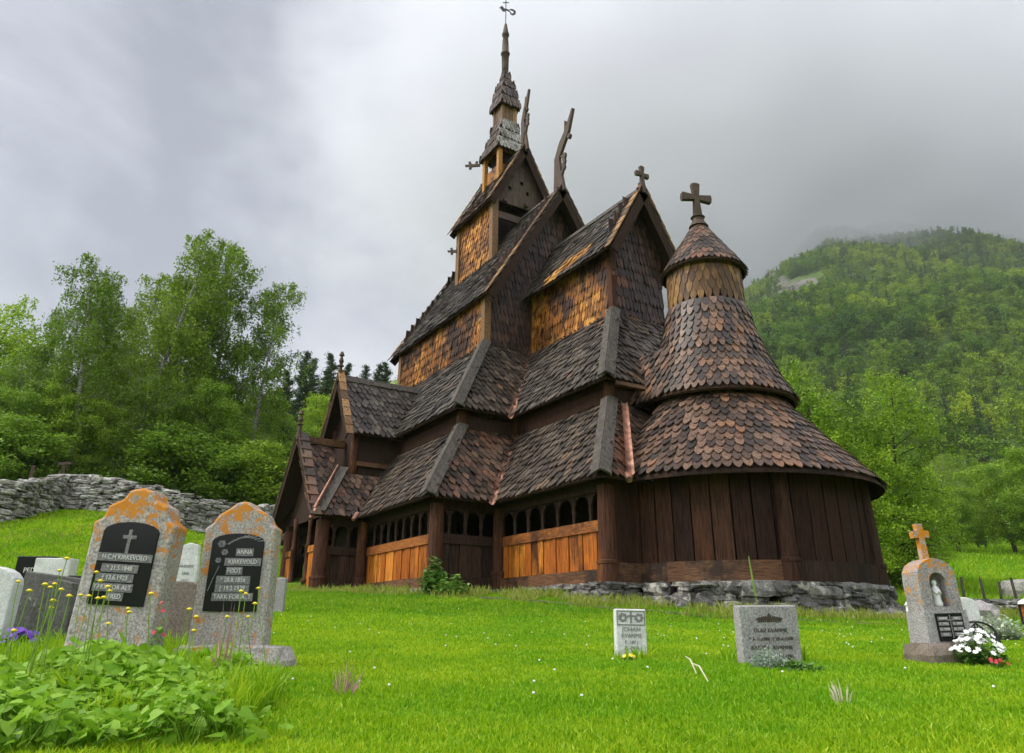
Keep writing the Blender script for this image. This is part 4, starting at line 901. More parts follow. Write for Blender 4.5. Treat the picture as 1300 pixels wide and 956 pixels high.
LT = [('birchA', 222, 292, 43, 'tallest birch with drooping twigs and pale trunk behind the stone wall', .9),
 ('birchA', 138, 345, 45, 'wide birch with loose crown left of the tallest birch', .85), ('birchB', 270, 300, 46, 'slim birch with see-through top right of the tallest birch', 1.),
 ('birchB', 290, 345, 46, 'thin-crowned birch leaning over the right side of the birch group', 1.), ('birchB', 345, 362, 47, 'rightmost loose birch against the grey sky left of the church', .9),
 ('birchC', 62, 430, 45, 'mid green birch low between the wide birch and the left picture edge', 1.), ('limeA', -2, 362, 56, 'bright green tree at the far left picture edge', 1.1),
 ('birchC', -66, 345, 52, 'dense birch just past the left picture edge', 1.1), ('birchC', 205, 450, 41, 'dense low birch in front of the tallest birch', 1.1), ('limeA', 290, 470, 44, 'lime green tree with hanging twigs above the right gravestone', 1.),
 ('limeA', 352, 492, 50, 'lime green tree nearest the south porch', 1.), ('birchC', 330, 530, 44, 'shorter birch standing before the lime green tree by the porch', 1.), ('limeB', 425, 510, 56, 'bright leafy tree showing above the small porch roof', 1.1),
 ('limeB', 522, 470, 66, 'light green tree peeking out beneath the nave eave', .8), ('leafyA', 32, 490, 42, 'dark leafy tree at the left end of the wall', 1.1), ('leafyA', 115, 500, 41, 'leafy tree with full crown left of the white trunks', 1.), ('leafyA', 258, 500, 42, 'leafy tree between the two lichened gravestones', 1.0),
 ('limeB', -10, 460, 48, 'light green leafy tree behind the wall corner at far left', 1.), ('birchC', 395, 550, 50, 'low birch beside the porch gable', 1.1), ('leafyA', 470, 520, 62, 'round leafy tree between porch finial and nave', 1.2), ('birchB', 146, 335, 40.8, 'birch whose white trunk shows above the wall left of centre of the grove', 1.), ('birchA', 168, 340, 48, 'birch standing behind the gap between the two tallest crowns', .9)]
for key, px, py, v, lab, wd in LT:
    plant_tree(key, px, py, v, lab, name='birch_tree' if 'birch' in key else 'leafy_tree', group=GL, wide=wd*1.02)
for i, (px, py, v, lab) in enumerate([(20, 540, 39.5, 'bush at the left end of the wall'), (88, 565, 42, 'bush left of the white birch trunks'), (215, 548, 39.5, 'bush right of the white birch trunks'), (268, 562, 39.5, 'bush above the gap between the big gravestones'), (318, 570, 40, 'bush above the right big gravestone'), (352, 590, 40.5, 'bush where the wall meets the porch'), (398, 560, 48, 'bush behind the porch gable')]):
    plant_tree('bush', px, py, v, 'green '+lab, 'bush', 'bush', GU, 1.5)
for i, (px, py, v, q) in enumerate([(384, 444, 78, 'leftmost spruce of the skyline row, beside the birches'), (403, 452, 84, 'second skyline spruce from the left'), (424, 449, 80, 'tall spruce just left of the porch finial'), (441, 458, 88, 'narrow skyline spruce right of the porch finial'), (460, 463, 90, 'small skyline spruce midway to the nave eave'), (477, 461, 88, 'skyline spruce near the nave eave'), (495, 459, 90, 'spruce directly beside the nave eave corner'), (413, 470, 74, 'shorter spruce before the skyline row'), (450, 478, 78, 'short dark spruce low in the skyline row'), (370, 470, 72, 'dark spruce half hidden by birches')]):
    plant_tree('spruce', px, py, v, 'dark '+q, 'spruce', 'spruce_tree', GS, 1.0)
for key, px, py, v, lab, wd in [('limeA', 968, 404, 40, 'tall lime green tree rising directly behind the bell shaped apse roof', 1.), ('limeA', 1022, 432, 39, 'lime green tree leaning out right of the apse roofs', 1.05), ('limeA', 1098, 474, 42, 'rounded lime green birch right of the apse', 1.1),
 ('limeB', 1060, 520, 38, 'bright leafy tree in front of the rounded birch', 1.1), ('limeA', 1128, 552, 44, 'drooping lime green tree right of the apse eave', 1.1), ('limeB', 1148, 590, 50, 'low bright tree above the cross gravestone', 1.3),
 ('leafyA', 1200, 600, 80, 'mid green tree right of the stone cross', 1.2), ('leafyA', 1262, 568, 84, 'broad dark green tree at the right meadow edge', 1.25), ('leafyA', 1300, 578, 80, 'dark green tree touching the right picture edge', 1.2), ('birchC', 1228, 570, 92, 'pale stemmed birch behind the meadow trees', 1.2), ('leafyA', 1330, 560, 72, 'tree just past the right picture edge', 1.2),
 ('birchC', 1180, 560, 98, 'birch at the foot of the wooded slope', 1.3), ('limeB', 1106, 620, 44, 'low bright bushy tree at the right end of the apse', 1.3), ('leafyA', 1172, 630, 84, 'low leafy tree at the meadow edge', 1.5), ('leafyA', 1232, 632, 90, 'low leafy tree before the birches', 1.5)]:
    plant_tree(key, px, py+14, v, lab, name='birch_tree' if 'birch' in key else 'leafy_tree', group=GR, wide=wd*.95)
# hillside forest : one mass of far trees, instanced over the slope
src = bpy.data.collections.new('forest_sources')
for i, (sd_, H_, Rc_, kd) in enumerate([(71, 8, 3.6, 'leafy'), (72, 9, 3.0, 'leafy'), (73, 10, 2.8, 'birch'), (74, 7, 3.8, 'leafy'), (75, 11, 2.2, 'spruce')]):
    T, L = make_tree(sd_, H_, Rc_, kd, 2200 if kd != 'spruce' else 1600, .40, .02, 26, .1); L.V += [v for v in T.V]; L.F += [(f+L.n, 1) for f, _ in T.F]
    o = L.build('forest_tree_source', ['spruce_leaf' if kd == 'spruce' else 'far_leaf', 'bark'], loc=(0, 0, 0)); COL.objects.unlink(o); src.objects.link(o)
def scatter_pts(n, v0, v1, p0, p1, pw):
    v = v0+(v1-v0)*rng.random(n)**pw; px = rng.uniform(p0, p1, n); a = np.arctan((px-650)/1015)
    d = FH[None]*np.cos(a)[:, None]+RH[None]*np.sin(a)[:, None]; r = v/np.cos(a)
    return CAM[0]+d[:, 0]*r, CAM[1]+d[:, 1]*r, v, px
X, Y, Vv, PX = scatter_pts(21000, 112, 1230, 760, 1560, .62)
X2_, Y2_, V2_, PX2 = scatter_pts(2600, 88, 260, -560, 760, .7)
X = np.r_[X, X2_]; Y = np.r_[Y, Y2_]; Vv = np.r_[Vv, V2_]
keep = rng.random(len(X)) > outcrop(X, Y)*.93; X, Y, Vv = X[keep], Y[keep], Vv[keep]
Z = height(X, Y); fm = MB(); fm.add(np.stack([X, Y, Z-.4], -1), np.zeros((0, 3), int))
fo = fm.build('hillside_forest', 'far_leaf'); tag(fo, kind='stuff')
at = fo.data.attributes.new('siz', 'FLOAT', 'POINT'); at.data.foreach_set('value', (rng.uniform(.65, 1.35, len(X))*np.interp(Vv, [110, 300, 1000], [.95, 1.05, 1.0])).astype(np.float32))
ng = bpy.data.node_groups.new('forest', 'GeometryNodeTree'); ng.interface.new_socket('Geometry', in_out='INPUT', socket_type='NodeSocketGeometry'); ng.interface.new_socket('Geometry', in_out='OUTPUT', socket_type='NodeSocketGeometry')
gi = ng.nodes.new('NodeGroupInput'); go = ng.nodes.new('NodeGroupOutput'); ip = ng.nodes.new('GeometryNodeInstanceOnPoints'); ci = ng.nodes.new('GeometryNodeCollectionInfo')
ci.inputs['Collection'].default_value = src; ci.inputs['Separate Children'].default_value = True; ci.inputs['Reset Children'].default_value = True; ip.inputs['Pick Instance'].default_value = True
rv = ng.nodes.new('FunctionNodeRandomValue'); rv.data_type = 'FLOAT_VECTOR'; rv.inputs[0].default_value = (-.05, -.05, 0); rv.inputs[1].default_value = (.05, .05, 6.28)
na_ = ng.nodes.new('GeometryNodeInputNamedAttribute'); na_.data_type = 'FLOAT'; na_.inputs[0].default_value = 'siz'
l = ng.links.new; l(gi.outputs[0], ip.inputs['Points']); l(ci.outputs[0], ip.inputs['Instance']); l(rv.outputs[0], ip.inputs['Rotation']); l(na_.outputs[0], ip.inputs['Scale']); l(ip.outputs[0], go.inputs[0])
md = fo.modifiers.new('forest', 'NODES'); md.node_group = ng
# ------------------------------------------------------------------ dry stone wall
wp = [spot(px, 640, v)[:2] for px, v in ((-230, 31), (-90, 32), (10, 32.5), (78, 35.5), (150, 34.5), (230, 34), (300, 34.5), (365, 36), (430, 39))]
wm = MB()
def dsw(a, b, H=1.3, t=.75):
    a, b = np.array(a), np.array(b); L = np.linalg.norm(b-a); d = (b-a)/L; nrm = np.array([d[1], -d[0]]); yaw = math.atan2(d[1], d[0])
    for side in (-1, 1):
        z = 0.
        while z < H:
            h = random.uniform(.09, .22); s = random.uniform(-.3, 0)
            while s < L:
                w_ = random.uniform(.22, .75); p = a+d*(s+w_/2); top = H*(1+.05*sin(p[0]*1.3)+.04*sin(p[1]*2.9))
                if z < top: wm.rock((*(p+nrm*side*(t/2-.14+random.uniform(-.05, .05)-z*.05)), hz(*p)+z+h/2-.06), (w_*.99, .42, h*1.03), rot=(random.gauss(0, .07), random.gauss(0, .05), yaw+random.gauss(0, .1)))
                s += w_*.97
            z += h*.95
    s = 0
    while s < L:   # cap stones
        w_ = random.uniform(.3, .8); p = a+d*(s+w_/2); wm.rock((*p, hz(*p)+H+random.uniform(-.03, .08)), (w_, t*.9, random.uniform(.1, .2)), rot=(random.gauss(0, .08), random.gauss(0, .06), yaw+random.gauss(0, .12))); s += w_*.95
for i in range(len(wp)-1): dsw(wp[i], wp[i+1])
tag(wm.build('dry_stone_wall', 'drystone'), 'long lichened dry stone wall climbing behind the gravestones at left', 'wall')
# small wall and fence at the far right
wm = MB(); a, b = spot(1215, 770, 24)[:2], spot(1420, 770, 26)[:2]; wall_line_stones(wm, a, b, max(hz(*a), hz(*b))+.30, t=.5, size=(.25, .6), hs=(.1, .2))
tag(wm.build('low_stone_wall', 'drystone'), 'low stone wall at the meadow edge behind the right gravestone', 'wall')
for i, px in enumerate((1130, 1168, 1212, 1222, 1248, 1268, 1289, 1312)):
    x, y, _ = spot(px, 750, 27+i % 3); mb = MB(); zz = hz(x, y); h = random.uniform(.65, 1.0); mb.tube([(x, y, zz-.15), (x+random.gauss(0, .04), y, zz+h)], [.045, .035], 6)
    tag(mb.build('fence_post', 'grey'), 'thin weathered fence post in the grass behind the right gravestone', 'fence post', 'fence posts at the meadow edge')
for px, py, v, h, lab in ((44, 592, 36.5, .9, 'short wooden stake poking above the wall at far left'), (83, 590, 36.5, 1.2, 'brown T shaped wooden stake above the wall beside the birches')):
    x, y, zt = spot(px, py-6, v); zz = hz(x, y); mb = MB(); mb.box(x-.07, x+.07, y-.07, y+.07, zz-.1, zz+1.75)
    if h > 1: mb.bar((x-.22*RH[0], y-.22*RH[1], zz+1.79), (x+.3*RH[0], y+.3*RH[1], zz+1.83), .16, .12)
    tag(mb.build('wooden_stake', 'cross'), lab, 'stake')
# ------------------------------------------------------------------ gravestones
def text_mesh(s, size, parent, loc, m, name='lettering', depth=.002, sx=1., al='CENTER'):
    cu = bpy.data.curves.new(name, 'FONT'); cu.body = s; cu.size = size; cu.extrude = depth; cu.align_x = al; cu.align_y = 'CENTER'; cu.resolution_u = 2
    o = bpy.data.objects.new(name, cu); COL.objects.link(o); dg = bpy.context.evaluated_depsgraph_get(); me = bpy.data.meshes.new_from_object(o.evaluated_get(dg)); bpy.data.objects.remove(o)
    me.materials.clear(); me.materials.append(MT[m]); o = bpy.data.objects.new(name, me); COL.objects.link(o); o.parent = parent; o.location = loc; o.rotation_euler = (pi/2, 0, 0); o.scale = (sx, 1, 1); return o
def at_stone(name, label, cat, px, v, group=None, yaw=0., tilt=(0, 0), sink=0.):
    x, y, _ = spot(px, 790, v); o = thing(name, label, cat, (x, y, hz(x, y)-sink), group); d = FH
    o.rotation_euler = (tilt[0], tilt[1], math.atan2(RH[1], RH[0])+yaw); return o
def arch(w, h, rise, n=10):
    return [(-w/2, 0), (w/2, 0), (w/2, h-rise)]+[(w/2*cos(t), h-rise+rise*sin(t)) for t in np.linspace(0, pi, n)[1:-1]]+[(-w/2, h-rise)]
X_, Z_ = (1, 0, 0), (0, 0, 1)
def slabpart(root, out, t, m, name, y=0., bevel=.012, z=0.):
    mb = MB(); mb.prism([(a, b+z) for a, b in out], (0, y, 0), X_, Z_, t); o = mb.build(name, m, root, loc=(0, 0, 0))
    if bevel: bm_ = o.modifiers.new('bevel', 'BEVEL'); bm_.width = bevel; bm_.segments = 2; bm_.limit_method = 'ANGLE'
    return o
GB = 'big gravestones with black plaques'
# big left gravestone
g = at_stone('gravestone', 'leaning granite gravestone with black plaque, a cross on it and orange lichen on its head', 'gravestone', 149, 6.3, GB, tilt=(.0, .05), yaw=-.04)
HT = 1.24
out = [(-.33, -.2), (.33, -.2), (.335, .2), (.335, HT*.74), (.345, HT*.79), (.27, HT*.82), (.235, HT*.90), (.14, HT*.93), (.10, HT*.985), (.0, HT*1.0), (-.10, HT*.985), (-.14, HT*.93), (-.25, HT*.89), (-.27, HT*.82), (-.345, HT*.79), (-.335, HT*.74), (-.335, .2)]
slabpart(g, [(a*.90, b) for a, b in out], .22, 'granite_lichen', 'slab', bevel=.02)
pq = slabpart(g, arch(.41, .57, .07), .02, 'polished', 'plaque', y=-.115, z=.42, bevel=.004)
def strips(root, rows, y, ls=.045, m='letter'):
    for s, cx, cz, w_ in rows:
        mb = MB(); mb.box(cx-w_/2, cx+w_/2, y-.004, y+.001, cz-.028, cz+.028); mb.build('inscription_strip', 'strip', root, loc=(0, 0, 0))
        text_mesh(s, ls, root, (cx, y-.006, cz), m, sx=.90)
strips(pq, [('H.C.H KIRKEVOLD', 0, .74, .40), ('* 21.5.1848', -.02, .665, .27), ('\u2020 13.6.1923', -.04, .60, .27), ('TAKK FOR ALT', -.04, .535, .29), ('FRED', -.01, .475, .12)], -.126)
mb = MB()
for w_, h_, k in ((.012, .062, 0),): mb.prism([(-.012, -.08), (.012, -.08), (.012, .02), (.05, .02), (.05, .045), (.012, .045), (.012, .085), (-.012, .085), (-.012, .045), (-.05, .045), (-.05, .02), (-.012, .02)], (.0, -.127, .85), X_, Z_, .004)
mb.prism([(-.022, -.092), (.022, -.092), (.022, -.084), (-.022, -.084)], (.0, -.127, .85), X_, Z_, .004)
mb.build('cross_emblem', 'strip', pq, loc=(0, 0, 0))
mb = MB(); mb.rock((.02, -.02, -.02), (.9, .44, .24), rot=(0, 0, 0), jit=.05); mb.build('plinth', 'granite', g, loc=(0, 0, 0))
# big right gravestone
g = at_stone('gravestone', 'upright granite gravestone with black plaque, a floral engraving and lichened crown, second from left', 'gravestone', 295, 6.3, GB, tilt=(0, .0), yaw=.03)
HT = 1.185
out = [(-.315, -.2), (.315, -.2), (.305, HT*.80), (.315, HT*.83), (.25, HT*.86), (.21, HT*.92), (.12, HT*.955), (.06, HT*.99), (0, HT), (-.06, HT*.99), (-.12, HT*.955), (-.21, HT*.91), (-.25, HT*.86), (-.315, HT*.82), (-.305, HT*.79)]
slabpart(g, [(a*.88, b) for a, b in out], .20, 'granite_lichen', 'slab', bevel=.02)
pq2 = slabpart(g, arch(.39, .56, .06), .02, 'polished', 'plaque', y=-.105, z=.38, bevel=.004)
strips(pq2, [('ANNA', .06, .80, .13), ('KIRKEVOLD', .055, .73, .27), ('F\u00d8DT', .0, .665, .12), ('* 28.8.1856', .0, .60, .25), ('\u2020 19.2.1939', .0, .54, .25), ('TAKK FOR ALT', .01, .48, .30)], -.116)
mb = MB()
for cx, cz, r_ in ((-.12, .86, .035), (-.09, .80, .03), (-.13, .74, .026)):
    for k in range(6):
        a = k*pi/3; mb.prism([(cx+cos(a)*r_*.5+r_*.42*cos(b), cz+sin(a)*r_*.5+r_*.3*sin(b)) for b in np.linspace(0, 2*pi, 7)[:-1]], (0, -.117, 0), X_, Z_, .003)
for k in range(9):
    t = k/8; x0, zz0 = -.08+.22*t, .86+.05*sin(t*2.6); mb.prism([(x0, zz0), (x0+.05, zz0+.035-.03*t), (x0+.055, zz0+.028-.03*t), (x0+.01, zz0-.006)], (0, -.117, 0), X_, Z_, .003)
mb.prism([(-.12, .70), (-.115, .70), (-.15, .60), (-.175, .52), (-.18, .52), (-.156, .60)], (0, -.117, 0), X_, Z_, .003)
mb.build('flower_engraving', 'strip', pq2, loc=(0, 0, 0))
mb = MB(); mb.rock((.04, -.01, -.0), (.84, .44, .30), rot=(0, 0, 0), jit=.05); mb.build('plinth', 'granite_lichen', g, loc=(0, 0, 0))
# small white stone with carved head
g = at_stone('gravestone', 'small white carved gravestone standing alone on the lawn before the church', 'gravestone', 799, 7.0, tilt=(0, .01), yaw=.10)
slabpart(g, [(-.135, -.12), (.135, -.12), (.135, .40), (-.135, .40)], .09, 'marble', 'slab')
mb = MB(); 
for b in (((-.12, .268), (.12, .268), (.12, .276), (-.12, .276)), ((-.12, .38), (.12, .38), (.12, .388), (-.12, .388)), ((-.125, .268), (-.117, .268), (-.117, .388), (-.125, .388)), ((.117, .268), (.125, .268), (.125, .388), (.117, .388)), ((-.008, .285), (.008, .285), (.008, .375), (-.008, .375)), ((-.03, .335), (.03, .335), (.03, .350), (-.03, .350))): mb.prism(b, (0, -.047, 0), X_, Z_, .006)
for sx in (-1, 1):
    for k in range(7): a = k*.9; mb.prism([(sx*.07+.028*cos(a)+.016*cos(c), .33+.026*sin(a)+.012*sin(c)) for c in np.linspace(0, 2*pi, 7)[:-1]], (0, -.047, 0), X_, Z_, .006)
mb.build('carved_relief', 'letter_grey', g, loc=(0, 0, 0))
for s, z_, w_ in (('JOHAN', .235, .05), ('KVAMME', .185, .045), ('F. 1871', .13, .04), ('D. 1938', .085, .04)): text_mesh(s, w_, g, (0, -.047, z_), 'letter_grey')
# grey granite slab with names
g = at_stone('gravestone', 'low grey granite slab with leaf ornament and names below the apse wall', 'gravestone', 972, 6.9, tilt=(.05, -.015), yaw=.12)
slabpart(g, [(-.25, -.15), (.25, -.15), (.25, .455), (-.25, .455)], .13, 'granite', 'slab')
for s, z_, w_ in (('OLAV KVAMME', .265, .042), ('* 3-11-1890  \u2020 29-4-1978', .20, .036), ('KRISTINE KVAMME', .135, .042), ('* 6-8-1898  \u2020 11-2-1981', .07, .036)): text_mesh(s, w_, g, (0, -.069, z_), 'letter_dark')
mb = MB()
for sx in (-1, 1):
    for k in range(5): x0 = sx*(.012+.018*k); mb.prism([(x0, .335), (x0+sx*.03, .345+.004*(5-k)), (x0+sx*.02, .36+.004*(5-k)), (x0-sx*.004, .35)], (0, -.068, 0), X_, Z_, .005)
mb.prism([(-.012, .34), (.012, .34), (.018, .375), (0, .40), (-.018, .375)], (0, -.068, 0), X_, Z_, .005); mb.prism([(-.10, .330), (.10, .330), (.10, .336), (-.10, .336)], (0, -.068, 0), X_, Z_, .005)
mb.build('leaf_ornament', 'letter_dark', g, loc=(0, 0, 0))
# shrine-like stone with cross and figure
g = at_stone('shrine_gravestone', 'tall gravestone topped by a lichened stone cross, with white figure in its niche', 'gravestone', 1192, 7.6, tilt=(.0, -.03), yaw=.10); g.scale = (.76, .8, .74)
mb = MB(); mb.rock((0.0, 0, .04), (.66, .55, .38), rot=(0, 0, 0), jit=.06); mb.build('plinth', 'stone_brown', g, loc=(0, 0, 0))
mb = MB(); mb.hexa([(-.26, -.17, .14), (.26, -.17, .14), (.26, .17, .14), (-.26, .17, .14), (-.245, -.16, .56), (.245, -.16, .56), (.245, .16, .56), (-.245, .16, .56)]); mb.build('base_block', 'granite', g, loc=(0, 0, 0))
# niche block: front face with an arched recess
mb = MB(); w0, h0, h1_ = .225, .56, 1.02; ar = [(.10*cos(t), .86+.11*sin(t)) for t in np.linspace(0, pi, 11)]; hole = [(.10, .60)]+ar+[(-.10, .60)]
outer = [(w0, .56), (w0, .86), (w0*.96, .98), (w0*.75, 1.06), (w0*.45, 1.10), (w0*.22, 1.12), (0, 1.13), (-w0*.22, 1.12), (-w0*.45, 1.10), (-w0*.75, 1.06), (-w0*.96, .98), (-w0, .86), (-w0, .56)]
n = 13; yf, yb, yr = -.14, .14, -.02
V = [(a, yf, b) for a, b in outer]+[(a, yf, b) for a, b in hole]+[(a, yb, b) for a, b in outer]+[(a, yr, b) for a, b in hole]
Fs = [(i, i+1, n+i+1, n+i) for i in range(n-1)]+[(n-1, 0, n, 2*n-1)]+[(i, 2*n+i, 2*n+(i+1) % n, (i+1) % n) for i in range(n)]+[(n+i, n+(i+1) % n, 3*n+(i+1) % n, 3*n+i) for i in range(n)]+[tuple(range(3*n, 4*n)), tuple(range(2*n, 3*n))[::-1]]
mb.add(V, Fs); mb.build('niche_block', 'granite_lichen_low', g, loc=(0, 0, 0))
mb = MB(); a_ = .035; c0 = 1.10; mb.prism([(-.04, c0), (.04, c0), (.032, c0+.27), (.095, c0+.265), (.10, c0+.345), (.034, c0+.35), (.038, c0+.43), (-.038, c0+.43), (-.034, c0+.35), (-.10, c0+.345), (-.095, c0+.265), (-.032, c0+.27)], (0, 0, 0), X_, Z_, .07)
o = mb.build('stone_cross', 'granite_lichen', g, loc=(0, 0, 0))
mb = MB(); mb._lathe([(.045, 0), (.05, .03), (.038, .09), (.042, .14), (.048, .18), (.034, .21), (.018, .225), (.026, .245), (.028, .265), (.014, .29)], (0, -.07, .60), 14, 0)
mb.tube([(-.035, -.08, .775), (-.02, -.115, .74), (0, -.12, .78)], [.016, .014, .01], 6); mb.tube([(.035, -.08, .775), (.02, -.115, .74), (0, -.12, .78)], [.016, .014, .01], 6)
mb.build('statuette', 'white_figure', g, loc=(0, 0, 0), smooth=True)
pq3 = slabpart(g, [(-.14, .24), (.17, .24), (.17, .53), (-.14, .53)], .02, 'polished', 'plaque', y=-.172, bevel=.003)
for cx in (-.065, .095):
    for k, s in enumerate(('ANNE', 'F. 1902', 'D. 1949', 'OLA') if cx < 0 else ('NILS', 'F. 1899', 'D. 1971', 'FRED')):
        mb = MB(); zz = .475-.055*k; mb.box(cx-.06, cx+.06, -.187, -.183, zz-.02, zz+.02); mb.build('inscription_strip', 'strip', pq3, loc=(0, 0, 0)); text_mesh(s, .034, pq3, (cx, -.189, zz), 'letter')
mb = MB(); mb.prism([(.01, .27), (.022, .27), (.022, .45), (.05, .45), (.05, .465), (.022, .465), (.022, .51), (.01, .51), (.01, .465), (-.018, .465), (-.018, .45), (.01, .45)], (0, -.187, 0), X_, Z_, .004); mb.build('cross_emblem', 'strip', pq3, loc=(0, 0, 0))
# stones further back at left
def simple_stone(label, px, v, w_, h, t, m, top='arch', yaw=0., tilt=(0, 0), name='gravestone', rise=None, extra=None, sink=0):
    g = at_stone(name, label, 'gravestone', px, v, 'smaller gravestones further back', yaw, tilt, sink)
    if top == 'arch': o_ = arch(w_, h+.15, rise or w_*.3)
    elif top == 'flat': o_ = [(-w_/2, 0), (w_/2, 0), (w_/2*.98, h+.15), (-w_/2*.98, h+.15)]
    else: o_ = [(-w_/2, 0), (w_/2, 0), (w_/2, h*.8), (w_/2*.8, h+.12), (0, h+.15), (-w_/2*.8, h+.10), (-w_/2, h*.75)]
    slabpart(g, [(a, b-.15) for a, b in o_], t, m, 'slab'); 
    if extra: extra(g, t)
    return g
def engr(lines, m, size, z0, dz, px_=0.):
    return lambda g, t: [text_mesh(s, size, g, (px_, -t/2-.003, z0-dz*k), m) for k, s in enumerate(lines)]
simple_stone('white rounded gravestone cut by the left picture edge, on a brown stained base', -24, 8.6, .50, .72, .16, 'marble', tilt=(0, .02))
simple_stone('dark glossy gravestone leaning right among purple flowers', 52, 9.3, .62, .62, .12, 'stone_grey', 'flat', tilt=(.02, .12), extra=engr(['LARS', '1874-1940'], 'letter_grey', .07, .42, .1))
simple_stone('lichen spotted grey gravestone in front of the dark glossy one', 64, 8.6, .36, .60, .12, 'stone_grey', 'rough', tilt=(0, .03))
simple_stone('black gravestone half hidden behind the leaning granite stone', 100, 9.5, .42, .60, .12, 'polished', 'flat', tilt=(0, .03), extra=engr(['MARTA', '1880-1951'], 'letter', .06, .42, .1))
simple_stone('wide pale flat gravestone behind the dark glossy one', 56, 11.5, .46, .72, .2, 'marble', 'flat', sink=-.05)
simple_stone('narrow white gravestone edge showing just left of the leaning granite stone', 113, 11.0, .34, 1.10, .12, 'marble', 'flat', tilt=(0, .03))
simple_stone('dark low gravestone with pale lines beside the white rounded one', 30, 12, .5, .78, .1, 'polished', 'flat', extra=engr(['PEDER', 'BRITA'], 'letter', .09, .60, .14))
simple_stone('reddish brown worn gravestone between the two black plaque stones', 226, 8.4, .42, .58, .14, 'stone_brown', 'arch', rise=.07, tilt=(0, .01))
simple_stone('white carved gravestone rising behind the reddish brown worn one', 227, 11.0, .30, 1.02, .08, 'marble', 'rough', extra=engr(['ANDERS', '1866', '1931'], 'letter_grey', .05, .72, .09))
simple_stone('small grey gravestone beside the right edge of the second granite stone', 349, 12.5, .22, .50, .1, 'granite', 'flat')
# right background bits
simple_stone('white gravestone just behind the shrine-like gravestone', 1226, 12.0, .34, .52, .14, 'marble', 'arch')
simple_stone('flat grey gravestone far behind the cross gravestone', 1196, 17, .4, .5, .12, 'granite', 'flat')
x, y, _ = spot(1246, 770, 13.5); mb = MB(); mb.rock((x, y, hz(x, y)+.16), (.36, .34, .44), rot=(.3, .25, .5), jit=.22); tag(mb.build('boulder', 'granite_lichen_low'), 'rough boulder with orange lichen right of the cross gravestone', 'boulder')
x, y, _ = spot(1302, 712, 40); mb = MB(); mb.rock((x, y, hz(x, y)+.3), (2.2, 1.4, 1.1), rot=(.1, 0, .8), jit=.1); tag(mb.build('boulder', 'drystone'), 'pale boulder in the sloping meadow at the right edge', 'boulder')
x, y, _ = spot(1157, 765, 15.2); L_ = thing('grave_lantern', 'small red and white grave lantern at the end of the foundation', 'lantern', (x, y, hz(x, y)))
mb = MB(); mb._lathe([(.10, 0), (.11, .05), (.10, .28), (.11, .3)], (0, 0, 0), 12, 0); mb.build('body', 'whitepetal', L_, loc=(0, 0, 0)); mb = MB(); mb._lathe([(.12, 0), (.105, .08)], (0, 0, -.0), 12, 0); mb.build('red_band', 'redflower', L_, loc=(0, 0, 0)); mb = MB(); mb._lathe([(.12, .30), (.08, .36), (.02, .40)], (0, 0, 0), 12, 0); mb.build('lid', 'marble', L_, loc=(0, 0, 0))
x, y, _ = spot(1306, 775, 15.5); L_ = thing('memorial_lantern', 'dark lantern box with white cap and amber glass at the right picture edge', 'lantern', (x, y, hz(x, y)))
L_.rotation_euler = (0, 0, math.atan2(RH[1], RH[0])); L_.scale = (.7, .7, .68)
mb = MB(); 
for sx in (-1, 1):
    for sy in (-1, 1): mb.box(sx*.12-.02, sx*.12+.02, sy*.12-.02, sy*.12+.02, 0, .55)
mb.box(-.15, .15, -.15, .15, -.1, .08); mb.build('frame', 'iron', L_, loc=(0, 0, 0)); mb = MB(); mb.box(-.11, .11, -.11, .11, .08, .54); mb.build('glass', 'beam_orange', L_, loc=(0, 0, 0)); mb = MB(); mb._lathe([(.20, .55), (.17, .62), (.05, .68)], (0, 0, 0), 12, 0); mb.build('cap', 'marble', L_, loc=(0, 0, 0))
x, y, _ = spot(1238, 790, 10.8); L_ = thing('iron_grave_ornament', 'low black iron grave ornament with an arched top, right of the cross gravestone', 'grave ornament', (x, y, hz(x, y))); L_.rotation_euler = (0, 0, math.atan2(RH[1], RH[0]))
mb = MB(); mb.box(-.24, .24, -.03, .03, -.05, .10); mb.build('base', 'iron', L_, loc=(0, 0, 0))
mb = MB(); mb.tube([(.22*cos(t), 0, .10+.14*sin(t)) for t in np.linspace(0, pi, 12)], .014, 6); mb.build('arch', 'iron', L_, loc=(0, 0, 0))
mb = MB(); [mb.tube([(.12*k, 0, .1), (.06*k, 0, .18), (.0, 0, .23)], .008, 5) for k in (-1, -.4, .4, 1)]; mb.tube([(.07*cos(t), 0, .15+.03*sin(t)) for t in np.linspace(0, 2*pi, 10)], .008, 5); mb.build('scrollwork', 'iron', L_, loc=(0, 0, 0))
